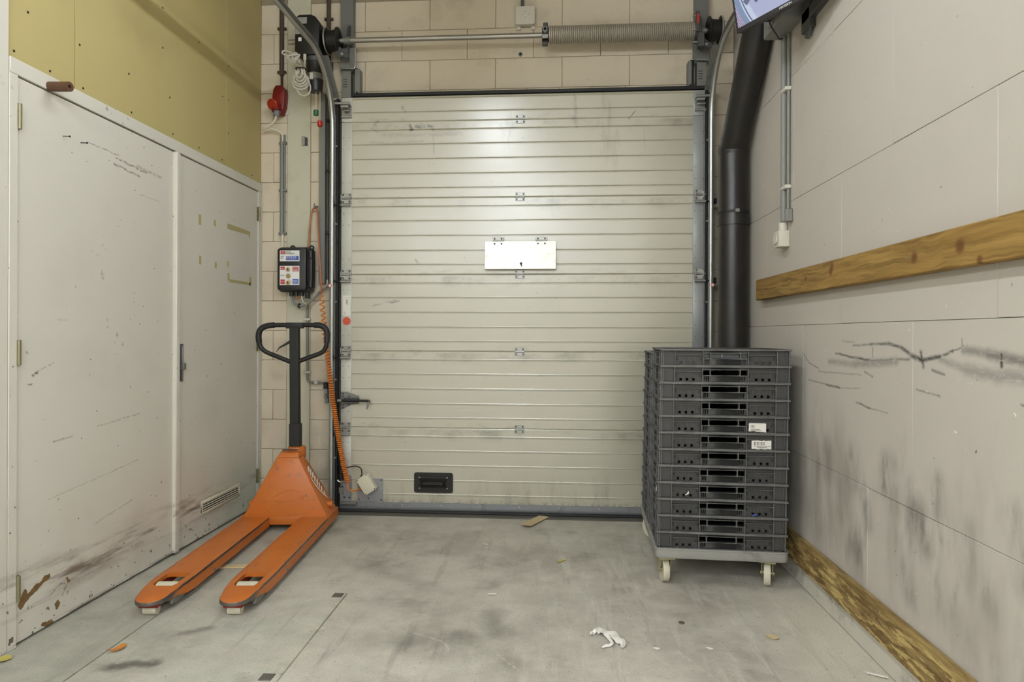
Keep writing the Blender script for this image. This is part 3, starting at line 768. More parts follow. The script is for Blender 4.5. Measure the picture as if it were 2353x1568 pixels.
# roller hinges at the edges (not on the topmost joint: that one carries the top roller brackets)
for sgn, xe, xc in ((-1, -1.374, -1.340), (1, .932, .893)):
    for i in range(1, 5):
        z = Z0 + SH * i
        h = MB().box(xc - .033, xc + .033, YD - .009, YD - .003, z + .003, z + .030).box(xc - .033, xc + .033, YD - .009, YD - .003, z - .034, z - .006)
        h.box(xc - .031, xc - .025, YD - .030, YD - .003, z - .020, z + .02).box(xc + .018, xc + .024, YD - .030, YD - .003, z - .02, z + .02)
        h = h.build('roller_hinge', 'galv', door, bevel=.0015)
        MB().cyl((xc - .034, YD - .012, z), (xc + .034, YD - .012, z), .0065, 10).cyl((xc - .033, YD - .02, z - .045), (xc + .033, YD - .02, z - .045), .0075, 10).build('spindle', 'galv', h)
        screws(h, [(xc - .02, z + .022), (xc + .022, z + .022), (xc - .02, z - .024), (xc + .022, z - .024)], YD - .009, .006)
        x2 = xe + sgn * .050
        MB().cyl((xc + sgn * .03, YD - .02, z - .045), (x2, YD - .02, z - .045), .0045, 8).cyl((x2 - .008, YD - .02, z - .045), (x2 + .008, YD - .02, z - .045), .019, 14).build('roller', 'black', h)
    zt = 2.585
    t = MB().box(xc - .033, xc + .033, YD - .008, YD - .003, zt - .055, zt + .03)
    t.obox((xc + .002, YD - .03, zt - .005), (.05, .045, .004), Matrix.Rotation(.75, 3, 'X'))
    t.box(xc - .034, xc + .034, YD - .050, YD - .006, zt + .022, zt + .028)
    t = t.build('top_bracket', 'galv', door, bevel=.0015)
    MB().cyl((xc + sgn * .07, YD - .03, zt + .036), (xc - sgn * .03, YD - .03, zt + .036), .008, 12).cyl((xc - .028, YD - .04, zt + .012), (xc + .02, YD - .04, zt + .012), .009, 12).build('spindle', 'galv', t)
    MB().cyl((xc - .034, YD - .012, zt - .045), (xc + .034, YD - .012, zt - .045), .007, 10).build('clip_bar', 'galv', t)
# stainless flap
fl = MB()
fl.obox((-.219, YD - .030, 1.644), (.448, .004, .178), Matrix.Rotation(-.09, 3, 'X'))
flap = fl.build('flap', 'stain', door, bevel=.001)
MB().obox((-.219, YD - .028, 1.556), (.446, .020, .003), Matrix.Rotation(-.09, 3, 'X')).build('lip', 'stain', flap)
B(-.43, -.008, YD - .018, YD + .001, 1.57, 1.728).build('flap_box', 'dkgrey', flap)
for x in (-.359, -.086):
    h = MB().box(x - .036, x + .036, YD - .018, YD, 1.737, 1.758).build('hinge', 'galv', flap, bevel=.002)
    MB().cyl((x - .034, YD - .022, 1.735), (x + .034, YD - .022, 1.735), .005, 10).build('hinge_pin', 'galv', h)
    screws(h, [(x - .022, 1.748), (x + .022, 1.748)], YD - .018, .006)
    screws(h, [(x - .022, 1.716), (x + .022, 1.716)], YD - .026, .006)
MB().cyl((-.213, YD - .04, 1.589), (-.213, YD - .046, 1.589), .008, 12).bar((-.213, YD - .045, 1.589), (-.209, YD - .045, 1.570), .005, .003, (0, 1, 0)).build('keyhole_tab', 'black', flap)
# black recessed pull
def rrect(w_, h_, r, n=5):
    pts = []
    for cx, cy, a0 in ((w_ / 2 - r, h_ / 2 - r, 0), (-w_ / 2 + r, h_ / 2 - r, PI / 2), (-w_ / 2 + r, -h_ / 2 + r, PI), (w_ / 2 - r, -h_ / 2 + r, 1.5 * PI)):
        for i in range(n + 1): pts.append((cx + r * math.cos(a0 + PI / 2 * i / n), cy + r * math.sin(a0 + PI / 2 * i / n)))
    return pts
pull = MB().prism(rrect(.250, .128, .014), (-.769, YD - .006, .197), U, V, (0, .006, 0)).build('pull_plate', 'black', door)
MB().prism(rrect(.204, .088, .008), (-.769, YD - .011, .197), U, V, (0, .006, 0)).build('pull_bezel', 'black', pull)
B(-.855, -.683, YD - .0118, YD - .004, .165, .224).build('pull_recess', 'dark', pull)
MB().prism([(-.072, 0), (-.060, .012), (.060, .012), (.072, 0), (.060, -.010), (-.060, -.010)], (-.769, YD - .040, .198), U, V, (0, .012, 0)).bar((-.84, YD - .012, .190), (-.825, YD - .034, .196), .01, .012).bar((-.698, YD - .012, .190), (-.713, YD - .034, .196), .01, .012).build('grip', 'black', pull, bevel=.003)
for sx in (-1, 1):
    MB().bar((-.769 + sx * .09, YD - .013, .222), (-.769 + sx * .072, YD - .024, .214), .006, .006).bar((-.769 + sx * .09, YD - .013, .172), (-.769 + sx * .072, YD - .024, .182), .006, .006).build('pull_rib', 'black', pull)
for (x, z) in ((-.858, .232), (-.680, .232), (-.858, .163), (-.680, .163)):
    MB().cyl((x, YD - .011, z), (x, YD - .014, z), .0045, 8).build('bolt', 'galv', pull)
# slide bolt
lk = MB().prism([(-1.372, .772), (-1.335, .772), (-1.255, .745), (-1.255, .700), (-1.30, .690), (-1.362, .660), (-1.372, .660)], (0, YD - .008, 0), U, V, (0, .006, 0)).build('bolt_plate', 'galv_d', door, bevel=.001)
MB().box(-1.345, -1.25, YD - .034, YD - .008, .724, .734).box(-1.345, -1.25, YD - .034, YD - .008, .700, .710).build('bolt_guide', 'dkgrey', lk, bevel=.002)
MB().tube(smooth_path([(-1.37, YD - .030, .718), (-1.25, YD - .030, .718), (-1.192, YD - .030, .717), (-1.182, YD - .031, .713), (-1.182, YD - .034, .705)], 5), .0075, 10).build('bolt_bar', 'blackm', lk)
MB().cyl((-1.385, YD - .030, .718), (-1.36, YD - .030, .718), .011, 12).build('bolt_end', 'galv', lk)
MB().tube(smooth_path([(-1.182, YD - .034, .712), (-1.184, YD - .040, .70), (-1.192, YD - .045, .665)], 4), .005, 8).build('bolt_lever', 'galv_d', lk)
screws(lk, [(-1.357, .76), (-1.357, .742), (-1.318, .742), (-1.357, .69), (-1.318, .69), (-1.357, .672)], YD - .008, .006)
# stickers on the end cap
st = B(-1.363, -1.314, YD - .0048, YD - .0034, 1.262, 1.392).build('sticker', 'sticker', door)
sl = MB()
for (x0, x1, z0, z1) in ((-1.358, -1.32, 1.376, 1.378), (-1.341, -1.336, 1.335, 1.365), (-1.331, -1.327, 1.33, 1.368), (-1.357, -1.342, 1.284, 1.286), (-1.357, -1.342, 1.276, 1.278), (-1.357, -1.342, 1.268, 1.270)): sl.box(x0, x1, YD - .0052, YD - .0047, z0, z1)
sl.build('sticker_print', 'inkgrey', st)
os_ = MB().cyl((-1.337, YD - .0034, 1.227), (-1.337, YD - .0048, 1.227), .026, 28).build('round_sticker', 'orangesticker', door)
MB().box(-1.357, -1.317, YD - .0053, YD - .0047, 1.238, 1.240).box(-1.357, -1.317, YD - .0053, YD - .0047, 1.226, 1.2275).box(-1.354, -1.32, YD - .0053, YD - .0047, 1.214, 1.2155).build('sticker_print', 'inkred', os_)
# bottom corner bracket, plate and cable-break device
bb = B(-1.372, -1.302, YD - .012, YD - .004, .066, .235).build('corner_bracket', 'greyplate', door, bevel=.002)
screws(bb, [(-1.312, .145), (-1.312, .095), (-1.345, .095), (-1.36, .16)], YD - .012, .007)
B(-1.372, -1.262, YD - .03, YD - .004, .052, .070).build('bracket_foot', 'galv_d', bb, bevel=.003)
MB().cyl((-1.36, YD - .03, .215), (-1.36, YD - .03, .30), .017, 14).build('damper', 'black', bb)
MB().tube(smooth_path([(-1.385, YD - .03, .21), (-1.372, YD - .03, .198), (-1.35, YD - .03, .198), (-1.332, YD - .03, .21)], 4), .006, 8).build('damper_clip', 'galv', bb)
MB().cyl((-1.362, YD - .03, .16), (-1.36, YD - .03, .21), .003, 6).box(-1.374, -1.348, YD - .036, YD - .02, .125, .162).cyl((-1.364, YD - .03, .05), (-1.362, YD - .03, .13), .004, 8).build('cable_clamp', 'galv', bb, bevel=.001)
gp = B(-1.262, -1.097, YD - .005, YD, .072, .217).build('mount_plate', 'greyplate', door, bevel=.001)
screws(gp, [(-1.108, .208), (-1.108, .082), (-1.252, .082), (-1.19, .088)], YD - .005, .005)

# cream junction box, hung askew on the plate
RJ = Matrix.Rotation(-.58, 3, 'Y')
jb = thing('junction_box', (-1.188, YD - .005, .19), 'cream square junction box mounted askew low on the door', 'junction box')
MB().obox((-1.188, YD - .028, .19), (.078, .046, .112), RJ).build('box_body', 'cream', jb, bevel=.005, seg=2)
MB().obox((-1.190, YD - .056, .19), (.082, .012, .116), RJ).build('lid', 'cream', jb, bevel=.003, seg=2)
for (a, b) in ((-1, -1), (-1, 1), (1, -1), (1, 1)):
    c = Vector((-1.190, YD - .0625, .19)) + RJ @ Vector((a * .034, 0, b * .051))
    MB().cyl(c, c + Vector((0, -.0015, 0)), .0035, 8).build('screw', 'blackm', jb)
for off in (-.030, .030):
    c = Vector((-1.188, YD - .03, .19)) + RJ @ Vector((-.039, 0, off))
    d = RJ @ Vector((-1, 0, 0))
    MB().cyl(c, c + d * .018, .007, 8).build('cable_gland', 'glandg', jb)
bc = MB().tube(smooth_path([(-1.352, YD - .030, .280), (-1.315, YD - .028, .292), (-1.27, YD - .02, .298), (-1.235, YD - .025, .285), (-1.226, YD - .03, .255), (-1.230, YD - .03, .238), (-1.236, YD - .03, .234)], 6), .0035, 8).build('black_cable', 'rubber')
tag(bc, 'short black cable looping into the cream junction box', 'cable')

# ------------------------------------------------------------------ tracks and frame of the overhead door
def track(x, sgn, name, label):
    root = thing(name, (x, YD, 0), label, 'door track')
    fr = []
    yv, zh, r = YD - .022, 2.862, .40
    path = [(yv, 0.012), (yv, zh - r)]
    fr = [(Vector((x, yv, z)), Vector((1, 0, 0)), Vector((0, -1, 0))) for z in (.012, 1.2, zh - r)]
    for i in range(1, 17):
        a = PI / 2 * i / 16
        y = yv - r + r * math.cos(a); z = zh - r + r * math.sin(a)
        fr.append((Vector((x, y, z)), Vector((1, 0, 0)), Vector((0, -math.cos(a), -math.sin(a)))))
    fr.append((Vector((x, 1.35, zh)), Vector((1, 0, 0)), Vector((0, 0, -1))))
    s_ = sgn
    # C channel open towards the door, rolled lip at the front
    prof = [(-.012 * s_, -.012), (.014 * s_, -.012), (.014 * s_, -.009), (-.009 * s_, -.009), (-.009 * s_, .020), (.002 * s_, .027), (.009 * s_, .024), (.011 * s_, .020), (.014 * s_, .022), (.012 * s_, .029), (.003 * s_, .033), (-.007 * s_, .030), (-.012 * s_, .023)]
    MB().sweep(prof, fr).build('channel', 'galv', root)
    # steel angle fixed to the wall behind the channel
    a0, a1 = (x - .012, x + .036) if sgn > 0 else (x - .036, x + .012)
    MB().box(a0, a1, YD + .012, YD + .018, .004, 2.66).box(a0 if sgn > 0 else a1 - .004, a0 + .004 if sgn > 0 else a1, YD + .012, YB - .004, .004, 2.66).build('wall_angle', 'dkgrey', root, bevel=.0008)
    xs_ = x + sgn * .026
    B(xs_ - .008, xs_ + .008, YD - .012, YD + .010, .01, 2.66).build('edge_seal', 'rubber', root, bevel=.003)
    B(xs_ - .0155, xs_ - .0095, YD - .016, YD + .012, .01, 2.55).build('inner_flange', 'galv_d', root)
    for z in (.35, .85, 1.35, 1.85, 2.35): MB().cyl((xs_ - sgn * .004, YD - .012, z), (xs_ - sgn * .004, YD - .021, z), .007, 8).build('bolt', 'galv_d', root)
    # diagonal brace of the curved part
    b0 = Vector((x + sgn * .018, YD - .02, 2.66)); b1 = Vector((x + sgn * .018, YD - .02 - .20, 2.845))
    MB().bar(b0, b1, .004, .045, (1, 0, 0)).build('brace', 'galv_d', root)
    return root
trk_l = track(-1.425, 1, 'door_track', 'galvanised curved door track on the left, beside the coiled orange cord')
trk_r = track(.957, -1, 'door_track', 'galvanised curved door track on the right, beside the black pipe')
# round no-hands stickers on the tracks
for tr_, x, z in ((trk_l, -1.4285, 1.452), (trk_r, .9605, 1.452)):
    o = MB().cyl((x, YD - .0545, z), (x, YD - .0562, z), .012, 20).build('round_sticker', 'sticker', tr_)
    MB().ring((x, YD - .056, z), (x, YD - .057, z), .012, .0092, 20).bar((x - .006, YD - .0567, z + .006), (x + .006, YD - .0567, z - .006), .0025, .0006, (0, 1, 0)).build('sticker_ring', 'inkred', o)

def head_bracket(x, sgn, name, label, z0=2.68):
    """post, bearing plate and U plate that carry the spring shaft at one end"""
    root = thing(name, (x, YB, z0), label, 'bracket')
    B(x - .042, x + .042, YB - .055, YB - .003, 2.86, ZC - .01).build('post', 'postg', root, bevel=.002)
    B(x - .030, x + .030, YB - .06, YB - .004, z0 + .005, 2.86).build('slotted_plate', 'galv_d', root, bevel=.001)
    for i in range(4): B(x - .02, x + .006, YB - .0615, YB - .06, 2.755 + i * .016, 2.758 + i * .016).build('slot', 'dark', root)
    xo = x + sgn * .058
    B(xo - .010, xo + .012, YB - .05, YB - .004, z0 + .005, 2.88).build('black_gap_strip', 'rubber', root)
    B(xo + sgn * .012 - .014, xo + sgn * .012 + .014 + .006 * sgn, YB - .062, YB - .004, z0 + .02, 2.87).build('wall_strip', 'galv_d', root, bevel=.001)
    MB().cyl((xo + sgn * .014, YB - .062, z0 + .035), (xo + sgn * .014, YB - .067, z0 + .035), .007, 10).build('bolt', 'blackm', root)
    # U shaped bearing plate
    u = MB().prism([(-.048, .14), (-.048, .02), (-.040, .004), (-.030, 0), (.040, 0), (.052, .006), (.056, .018), (.056, .14)], (x + sgn * .010, YB - .075, 2.865), U, V, (0, .012, 0)).build('bearing_plate', 'galv_d', root, bevel=.002)
    MB().tube(smooth_path([(x - .042, YB - .08, 2.872), (x + .045 , YB - .08, 2.866), (x + .062, YB - .08, 2.876), (x + .064, YB - .08, 2.905), (x + .064, YB - .08, 3.0)], 5), .0045, 8).build('plate_rim', 'galv', u)
    # side plate carrying the bearing
    MB().prism([(-.12, .045), (-.085, -.10), (-.01, -.10), (0, -.06), (0, .13), (-.05, .14), (-.095, .11)], (x + sgn * .02, YB - .004, 3.02), (0, 1, 0), V, (.005, 0, 0)).build('side_plate', 'dkgrey', root, bevel=.001)
    MB().cyl((x + sgn * .03 - .02, YB - .13, 3.025), (x + sgn * .03 + .02, YB - .13, 3.025), .025, 20).build('bearing', 'galv_d', root)
    MB().prism([(-.035, -.035), (.055, -.035), (.05, -.018), (-.005, .03), (-.035, .03)], (x - .005, YB - .155, 2.945), U, V, (0, .006, 0)).build('foot_plate', 'dkgrey', root, bevel=.001)
    MB().cyl((x + .005, YB - .155, 2.925), (x + .005, YB - .168, 2.925), .010, 6).build('bolt', 'galv', root)
    return root
hb_l = head_bracket(-1.362, 1, 'bearing_bracket', 'grey steel bearing bracket at the left end of the spring shaft')
hb_r = head_bracket(.915, -1, 'bearing_bracket', 'grey steel bearing bracket at the right end of the spring shaft')

YS, ZS = YB - .13, 3.025
sh = thing('spring_shaft', (-.2, YS, ZS), 'galvanised shaft with a long torsion spring and black cable drums above the door', 'torsion spring')
MB().ring((-1.72, YS, ZS), (1.06, YS, ZS), .0165, .012, 18).build('shaft', 'shaft', sh)
def drum(x, s_):
    d = MB()
    prof = [(-.048, .070), (-.040, .082), (-.034, .082), (-.030, .062), (.024, .066), (.030, .082), (.038, .082), (.042, .064), (.046, .03)]
    n = 28; pts = []
    vs = []; fs = []
    for a, r in prof:
        for i in range(n): vs.append((x + a * s_, YS + r * math.cos(2 * PI * i / n), ZS + r * math.sin(2 * PI * i / n)))
    for j in range(len(prof) - 1):
        for i in range(n): fs.append((j * n + i, j * n + (i + 1) % n, (j + 1) * n + (i + 1) % n, (j + 1) * n + i))
    d.add(vs, fs, True); d.add(vs[:n], [tuple(range(n))]); d.add(vs[-n:], [tuple(range(n - 1, -1, -1))])
    o = d.build('cable_drum', 'black', sh)
    MB().ring((x - s_ * .041, YS, ZS), (x - s_ * .033, YS, ZS), .0835, .078, 28).build('drum_rim', 'galv', o)
drum(-1.425, 1); drum(.972, -1)
# torsion spring: a real coil
pts = []; rs = .049; n0, n1, turns = -.045, .852, 76
for i in range(turns * 14 + 1):
    a = 2 * PI * i / 14
    pts.append((n0 + (n1 - n0) * i / (turns * 14), YS + rs * math.cos(a), ZS + rs * math.sin(a)))
MB().tube(pts, .0056, 6).build('torsion_spring', 'spring', sh)
plug = MB().cyl((-.086, YS, ZS), (-.042, YS, ZS), .043, 20).build('winding_plug', 'blackm', sh)
MB().box(-.080, -.050, YS - .020, YS + .02, ZS + .030, ZS + .072).build('plug_lug', 'dkgrey', plug, bevel=.004)
MB().cyl((-.085, YS - .02, ZS - .062), (-.05, YS - .02, ZS - .062), .017, 12).build('plug_lug', 'dkgrey', plug, bevel=.004)
MB().prism([(-.016, .018), (.014, .018), (.014, -.006), (0, -.024), (-.016, -.006)], (-.066, YS - .052, ZS + .012), U, V, (0, .01, 0)).build('set_screw_plate', 'galv_d', plug)
MB().prism([(-.018, -.012), (.018, -.010), (.018, .012), (-.018, .012)], (-.066, YS - .052, ZS - .030), U, V, (0, .01, 0)).build('set_screw_plate', 'galv', plug)
MB().cyl((-.067, YS - .0535, ZS + .016), (-.067, YS - .05, ZS + .016), .009, 12).build('screw_hole', 'dark', plug)
cone = MB().cyl((.848, YS, ZS), (.886, YS, ZS), .058, 20).box(.852, .872, YS - .062, YS - .03, ZS - .03, ZS + .095).box(.862, .900, YS - .075, YS - .02, ZS - .125, ZS - .04).build('anchor_bracket', 'dkgrey', sh, bevel=.003)
MB().box(.855, .869, YS - .064, YS - .0615, ZS + .02, ZS + .075).build('red_label', 'inkred', cone)
for dz in (-.09, .07, -.015): MB().cyl((.833, YS - .05, ZS + dz), (.868, YS - .05, ZS + dz), .006, 8).build('bolt', 'galv', cone)

# ------------------------------------------------------------------ door motor
mo = thing('door_motor', (-1.56, 4.02, 2.72), 'black electric door motor on the shaft behind the left track', 'motor')
MB().prism([(-.085, -.10), (-.07, -.125), (.05, -.125), (.072, -.09), (.075, .06), (.05, .115), (.02, .13), (-.06, .13), (-.085, .105)], (-1.56, YS - .085, ZS + .005), U, V, (0, .16, 0)).build('gear_housing', 'black', mo, bevel=.008, seg=2)
B(-1.625, -1.565, YS - .0875, YS - .085, ZS + .075, ZS + .115).build('type_label', 'inkgrey', mo)
B(-1.64, -1.61, YS - .0875, YS - .085, ZS + .01, ZS + .05).build('type_label', 'inkgrey', mo)
B(-1.62, -1.60, YS - .0875, YS - .085, ZS - .035, ZS - .012).build('type_label', 'inkwhite', mo)
MB().cyl((-1.54, YS - .03, ZS - .12), (-1.54, YS - .03, ZS - .18), .045, 20).build('motor_neck', 'dkgrey', mo)
MB().cyl((-1.535, YS - .03, ZS - .15), (-1.535, YS - .03, ZS - .225), .052, 20).build('motor_body', 'black', mo)
MB().cyl((-1.535, YS - .03, ZS - .225), (-1.535, YS - .03, ZS - .262), .050, 20).build('motor_band', 'galv_d', mo)
B(-1.545, -1.525, YS - .088, YS - .075, ZS - .275, ZS - .235).build('motor_clip', 'offwhite', mo)
MB().cyl((-1.53, YS - .03, ZS - .262), (-1.53, YS - .03, ZS - .335), .050, 18, .044).build('motor_cap', 'black', mo)
MB().cyl((-1.578, YS - .085, ZS - .12), (-1.578, YS - .085, ZS - .155), .010, 10).build('cable_gland', 'offwhite', mo)
MB().tube(smooth_path([(-1.578, YS - .085, ZS - .15), (-1.578, YS - .087, ZS - .19), (-1.585, YS - .10, ZS - .215), (-1.605, YS - .11, ZS - .24)], 6), .0065, 8).build('motor_cable', 'cable', mo)

# coiled grey cable tied in the middle
cc = thing('cable_coil', (-1.59, YS - .11, 2.66), 'coil of pale grey cable tied up with a black strap under the motor', 'cable coil')
yc = YS - .115
loops = []
for i, (w_, top, bot) in enumerate(((.052, 2.90, 2.672), (.046, 2.885, 2.688), (.040, 2.90, 2.70), (.030, 2.865, 2.715), (.022, 2.885, 2.735))):
    cx = -1.588 + (i % 2) * .004 - .002; y = yc - .006 * i
    p = [(cx - .010, y, 2.795), (cx - w_ * .62, y, 2.76), (cx - w_, y, bot + .050), (cx - w_ * .75, y - .004, bot + .014), (cx, y - .006, bot), (cx + w_ * .75, y - .004, bot + .014), (cx + w_, y, bot + .05), (cx + w_ * .6, y, 2.76), (cx + .010, y, 2.795),
         (cx - .005 - .012 * i, y + .003, 2.84), (cx - .028 - .012 * i, y + .006, top - .01), (cx - .05 + .012 * i, y + .01, top), (cx - .035, y + .008, 2.85)]
    MB().tube(smooth_path(p, 5, True), .0052, 8, True).build('cable_loop', 'cable', cc)
p = [(-1.565, yc - .02, 2.80), (-1.552, yc - .02, 2.75), (-1.527, yc - .02, 2.70), (-1.522, yc - .02, 2.665), (-1.536, yc - .02, 2.636), (-1.565, yc - .02, 2.626), (-1.592, yc - .02, 2.638), (-1.608, yc - .015, 2.665)]
MB().tube(smooth_path(p, 6), .0048, 8).build('cable_loop', 'cable', cc)
p = [(-1.595, yc - .02, 2.80), (-1.63, yc - .01, 2.855), (-1.67, yc, 2.885), (-1.70, yc, 2.895), (-1.712, yc, 2.908), (-1.70, yc, 2.918), (-1.66, yc, 2.91), (-1.62, yc, 2.88)]
MB().tube(smooth_path(p, 6), .0048, 8).build('cable_loop', 'cable', cc)
MB().tube([(-1.588 + .03 * math.cos(a * PI / 8), yc - .012 + .026 * math.sin(a * PI / 8), 2.797 + .002 * math.cos(a * PI / 4)) for a in range(16)], .0035, 6, True).build('tie_strap', 'rubber', cc)

for nm, mt, x, z0, z1, lab in (('pull_knob', 'green', -1.530, 2.541, 2.577, 'green pull knob hanging on a cord below the motor'), ('pull_knob', 'redk', -1.504, 2.470, 2.507, 'red pull knob hanging on a cord below the motor')):
    y = YS - .02
    t = thing(nm, (x, y, z0), lab, 'pull knob')
    MB().cyl((x, y, z0), (x, y, z1), .0155, 14).build('grip', mt, t, bevel=.003)
    MB().cyl((x, y, z1), (x, y, 2.70), .0022, 6).build('pull_cord', 'whitec', t)

# ------------------------------------------------------------------ wiring on the back wall
def clip(par, x, z, y=YB, w_=.030, mt='brownc'):
    MB().box(x - w_, x + w_, y - .022, y - .002, z - .008, z + .008).build('saddle_clip', mt, par, bevel=.003)
cd = thing('brown_conduit', (-1.812, YB - .016, 2.80), 'brown conduit running down to the red socket on the left', 'conduit')
MB().cyl((-1.815, YB - .016, 2.86), (-1.815, YB - .016, ZC - .01), .0145, 12).build('pipe', 'brownc', cd)
MB().tube([(-1.815, YB - .016, 2.87), (-1.812, YB - .02, 2.82), (-1.808, YB - .03, 2.755)], .008, 10).build('cable', 'brownc', cd)
clip(cd, -1.815, 3.17); clip(cd, -1.815, 2.88)
cd2 = thing('brown_conduit', (-1.49, YB - .016, 3.05), 'brown conduit dropping behind the black cable drum', 'conduit')
MB().cyl((-1.497, YB - .016, 2.95), (-1.497, YB - .016, ZC - .01), .014, 12).build('pipe', 'brownc', cd2)
clip(cd2, -1.497, 3.225)
sk = thing('red_socket', (-1.81, YB - .004, 2.58), 'red industrial power socket with a plug in it on the left', 'power socket')
B(-1.80, -1.765, YB - .012, YB, 2.60, 2.74).build('back_plate', 'offwhite', sk, bevel=.002)
MB().prism([(-.030, 0), (-.052, .085), (-.044, .16), (-.028, .188), (.010, .19), (.030, .172), (.036, .14), (.030, .05), (.010, 0)], (-1.805, YB - .075, 2.585), (1, 0, 0), V, (0, .065, 0)).build('housing', 'redp', sk, bevel=.008, seg=2)
MB().cyl((-1.832, YB - .078, 2.648), (-1.838, YB - .112, 2.632), .036, 20).build('hinged_lid', 'redl', sk, bevel=.003)
MB().cyl((-1.822, YB - .075, 2.635), (-1.818, YB - .078, 2.60), .033, 16).build('plug_body', 'redp', sk)
MB().cyl((-1.819, YB - .078, 2.605), (-1.824, YB - .078, 2.568), .019, 12).build('plug_gland', 'glandg', sk, bevel=.002)
wc = MB().tube(smooth_path([(-1.823, YB - .078, 2.57), (-1.833, YB - .078, 2.54), (-1.86, YB - .075, 2.515), (-1.90, YB - .07, 2.497), (-1.925, YB - .06, 2.490), (-1.915, YB - .05, 2.488), (-1.87, YB - .045, 2.496), (-1.835, YB - .04, 2.488), (-1.806, YB - .025, 2.465), (-1.806, YB - .018, 2.42)], 6), .0062, 8)
tag(wc.build('white_cable', 'whitec'), 'white cable looping from the red plug into the grey conduit', 'cable')
cd3 = thing('grey_conduit', (-1.806, YB - .014, 1.70), 'grey conduit below the red socket leading to the control box', 'conduit')
MB().cyl((-1.812, YB - .013, 1.80), (-1.812, YB - .013, 2.465), .0125, 12).build('pipe', 'greyc', cd3)
MB().cyl((-1.794, YB - .010, 1.80), (-1.794, YB - .010, 2.465), .006, 10).build('pipe', 'greyc', cd3)
MB().cyl((-1.806, YB - .014, 1.68), (-1.806, YB - .014, 1.81), .008, 10).build('cable', 'whitec', cd3)
for z in (2.41, 2.095, 1.81): clip(cd3, -1.806, z, YB, .026, 'galv_d')
sp = thing('door_sensor', (-1.645, YB - .01, 2.40), 'small grey reed sensor stuck on the flat strip', 'sensor')
B(-1.675, -1.655, YB - .022, YB - .004, 2.392, 2.452).build('sensor_half', 'inkgrey', sp, bevel=.003)
B(-1.653, -1.640, YB - .020, YB - .004, 2.392, 2.446).build('sensor_half', 'dkgrey', sp, bevel=.003)
# flat trunking and the two dark conduits beside the track
tk = MB().box(-1.555, -1.513, YB - .030, YB - .002, 1.475, 2.73).build('cable_trunking', 'greyc', bevel=.002)
tag(tk, 'flat grey vertical cable trunking beside the left door track', 'trunking')
for nm, x, r, z0, lab in (('slim_conduit', -1.500, .0085, 1.485, 'slim dark grey conduit right beside the flat trunking'), ('slim_conduit', -1.477, .0100, 1.485, 'slim dark grey conduit between the other one and the left track')):
    t = thing(nm, (x, YB - .012, z0), lab, 'conduit')
    MB().cyl((x, YB - .012, z0), (x, YB - .012, 2.94), r, 10).build('pipe', 'dkgrey', t)
    for z in (2.22, 1.81, 2.55): MB().box(x - r - .003, x + r + .003, YB - .026, YB - .002, z - .010, z + .010).build('saddle_clip', 'black', t, bevel=.002)

# control box
YK = 4.03
cb = thing('control_box', (-1.69, YB, 1.42), 'black door control box with white label panels on the left wall', 'control box')
MB().prism(rrect(.205, .290, .014, 4), (-1.690, YK + .028, 1.562), U, V, (0, .075, 0)).build('back_case', 'black', cb, bevel=.003)
MB().prism(rrect(.190, .275, .018, 4), (-1.700, YK, 1.562), U, V, (0, .03, 0)).build('lid', 'black', cb, bevel=.006, seg=2)
MB().box(-1.600, -1.572, YK + .02, YK + .085, 1.44, 1.69).build('hinge_side', 'black', cb, bevel=.008, seg=2)
for z in (1.655, 1.468): MB().cyl((-1.580, YK + .02, z - .02), (-1.580, YK + .02, z + .02), .016, 12).build('lid_hinge', 'black', cb)
for x in (-1.718, -1.592):
    MB().ring((x, YK + .06, 1.708), (x, YK + .07, 1.708), .017, .008, 16).build('mount_ear', 'black', cb)
for x in (-1.72, -1.688, -1.652, -1.612):
    MB().cyl((x, YK + .05, 1.375 if x > -1.64 else 1.392), (x, YK + .05, 1.42), .014, 12).build('cable_gland', 'black', cb)
YL = YK - .0012
p1 = B(-1.777, -1.647, YL, YK + .001, 1.613, 1.683).build('label_panel', 'inkwhite', cb)
yl = YL - .0012
B(-1.772, -1.742, YL - .001, YL, 1.660, 1.678).build('logo_patch', 'inkred', p1)
text('logo_letter', 'N', .018, (-1.764, yl, 1.6625), U, V, 'inkwhite', p1)
text('maker_name', 'NAUTA', .011, (-1.738, yl, 1.6695), U, V, 'ink', p1)
text('maker_name', 'DEURENSERVICE', .0085, (-1.738, yl, 1.6605), U, V, 'ink', p1, squash=.95)
B(-1.772, -1.652, YL - .0008, YL, 1.655, 1.656).build('label_line', 'inkgrey', p1)
text('service_text', '24/7', .014, (-1.771, yl, 1.638), U, V, 'ink', p1, squash=.8)
text('service_text', 'SERVICE', .0065, (-1.771, yl, 1.628), U, V, 'ink', p1, squash=.8)
B(-1.736, -1.652, YL - .001, YL, 1.620, 1.647).build('blue_patch', 'inkblue', p1)
for (x0, x1) in ((-1.733, -1.722), (-1.719, -1.706), (-1.703, -1.694), (-1.690, -1.681), (-1.677, -1.668)): B(x0, x1, YL - .002, YL - .001, 1.6375, 1.6425).build('print_line', 'inkwhite', p1)
text('phone_text', 'NAUTADEUREN.NL', .0085, (-1.733, YL - .0022, 1.625), U, V, 'inkwhite', p1, squash=.9)
p2 = B(-1.777, -1.647, YL, YK + .001, 1.459, 1.583).build('button_panel', 'inkwhite', cb)
for (x0, x1, z0, z1, mt) in ((-1.772, -1.744, 1.558, 1.578, 'inkred'), (-1.692, -1.653, 1.547, 1.577, 'inkred'), (-1.772, -1.744, 1.466, 1.495, 'inkred'), (-1.692, -1.653, 1.466, 1.498, 'inkblue')):
    B(x0, x1, YL - .001, YL, z0, z1).build('colour_patch', mt, p2)
text('button_text', 'OPEN', .009, (-1.771, YL - .0022, 1.563), U, V, 'inkwhite', p2)
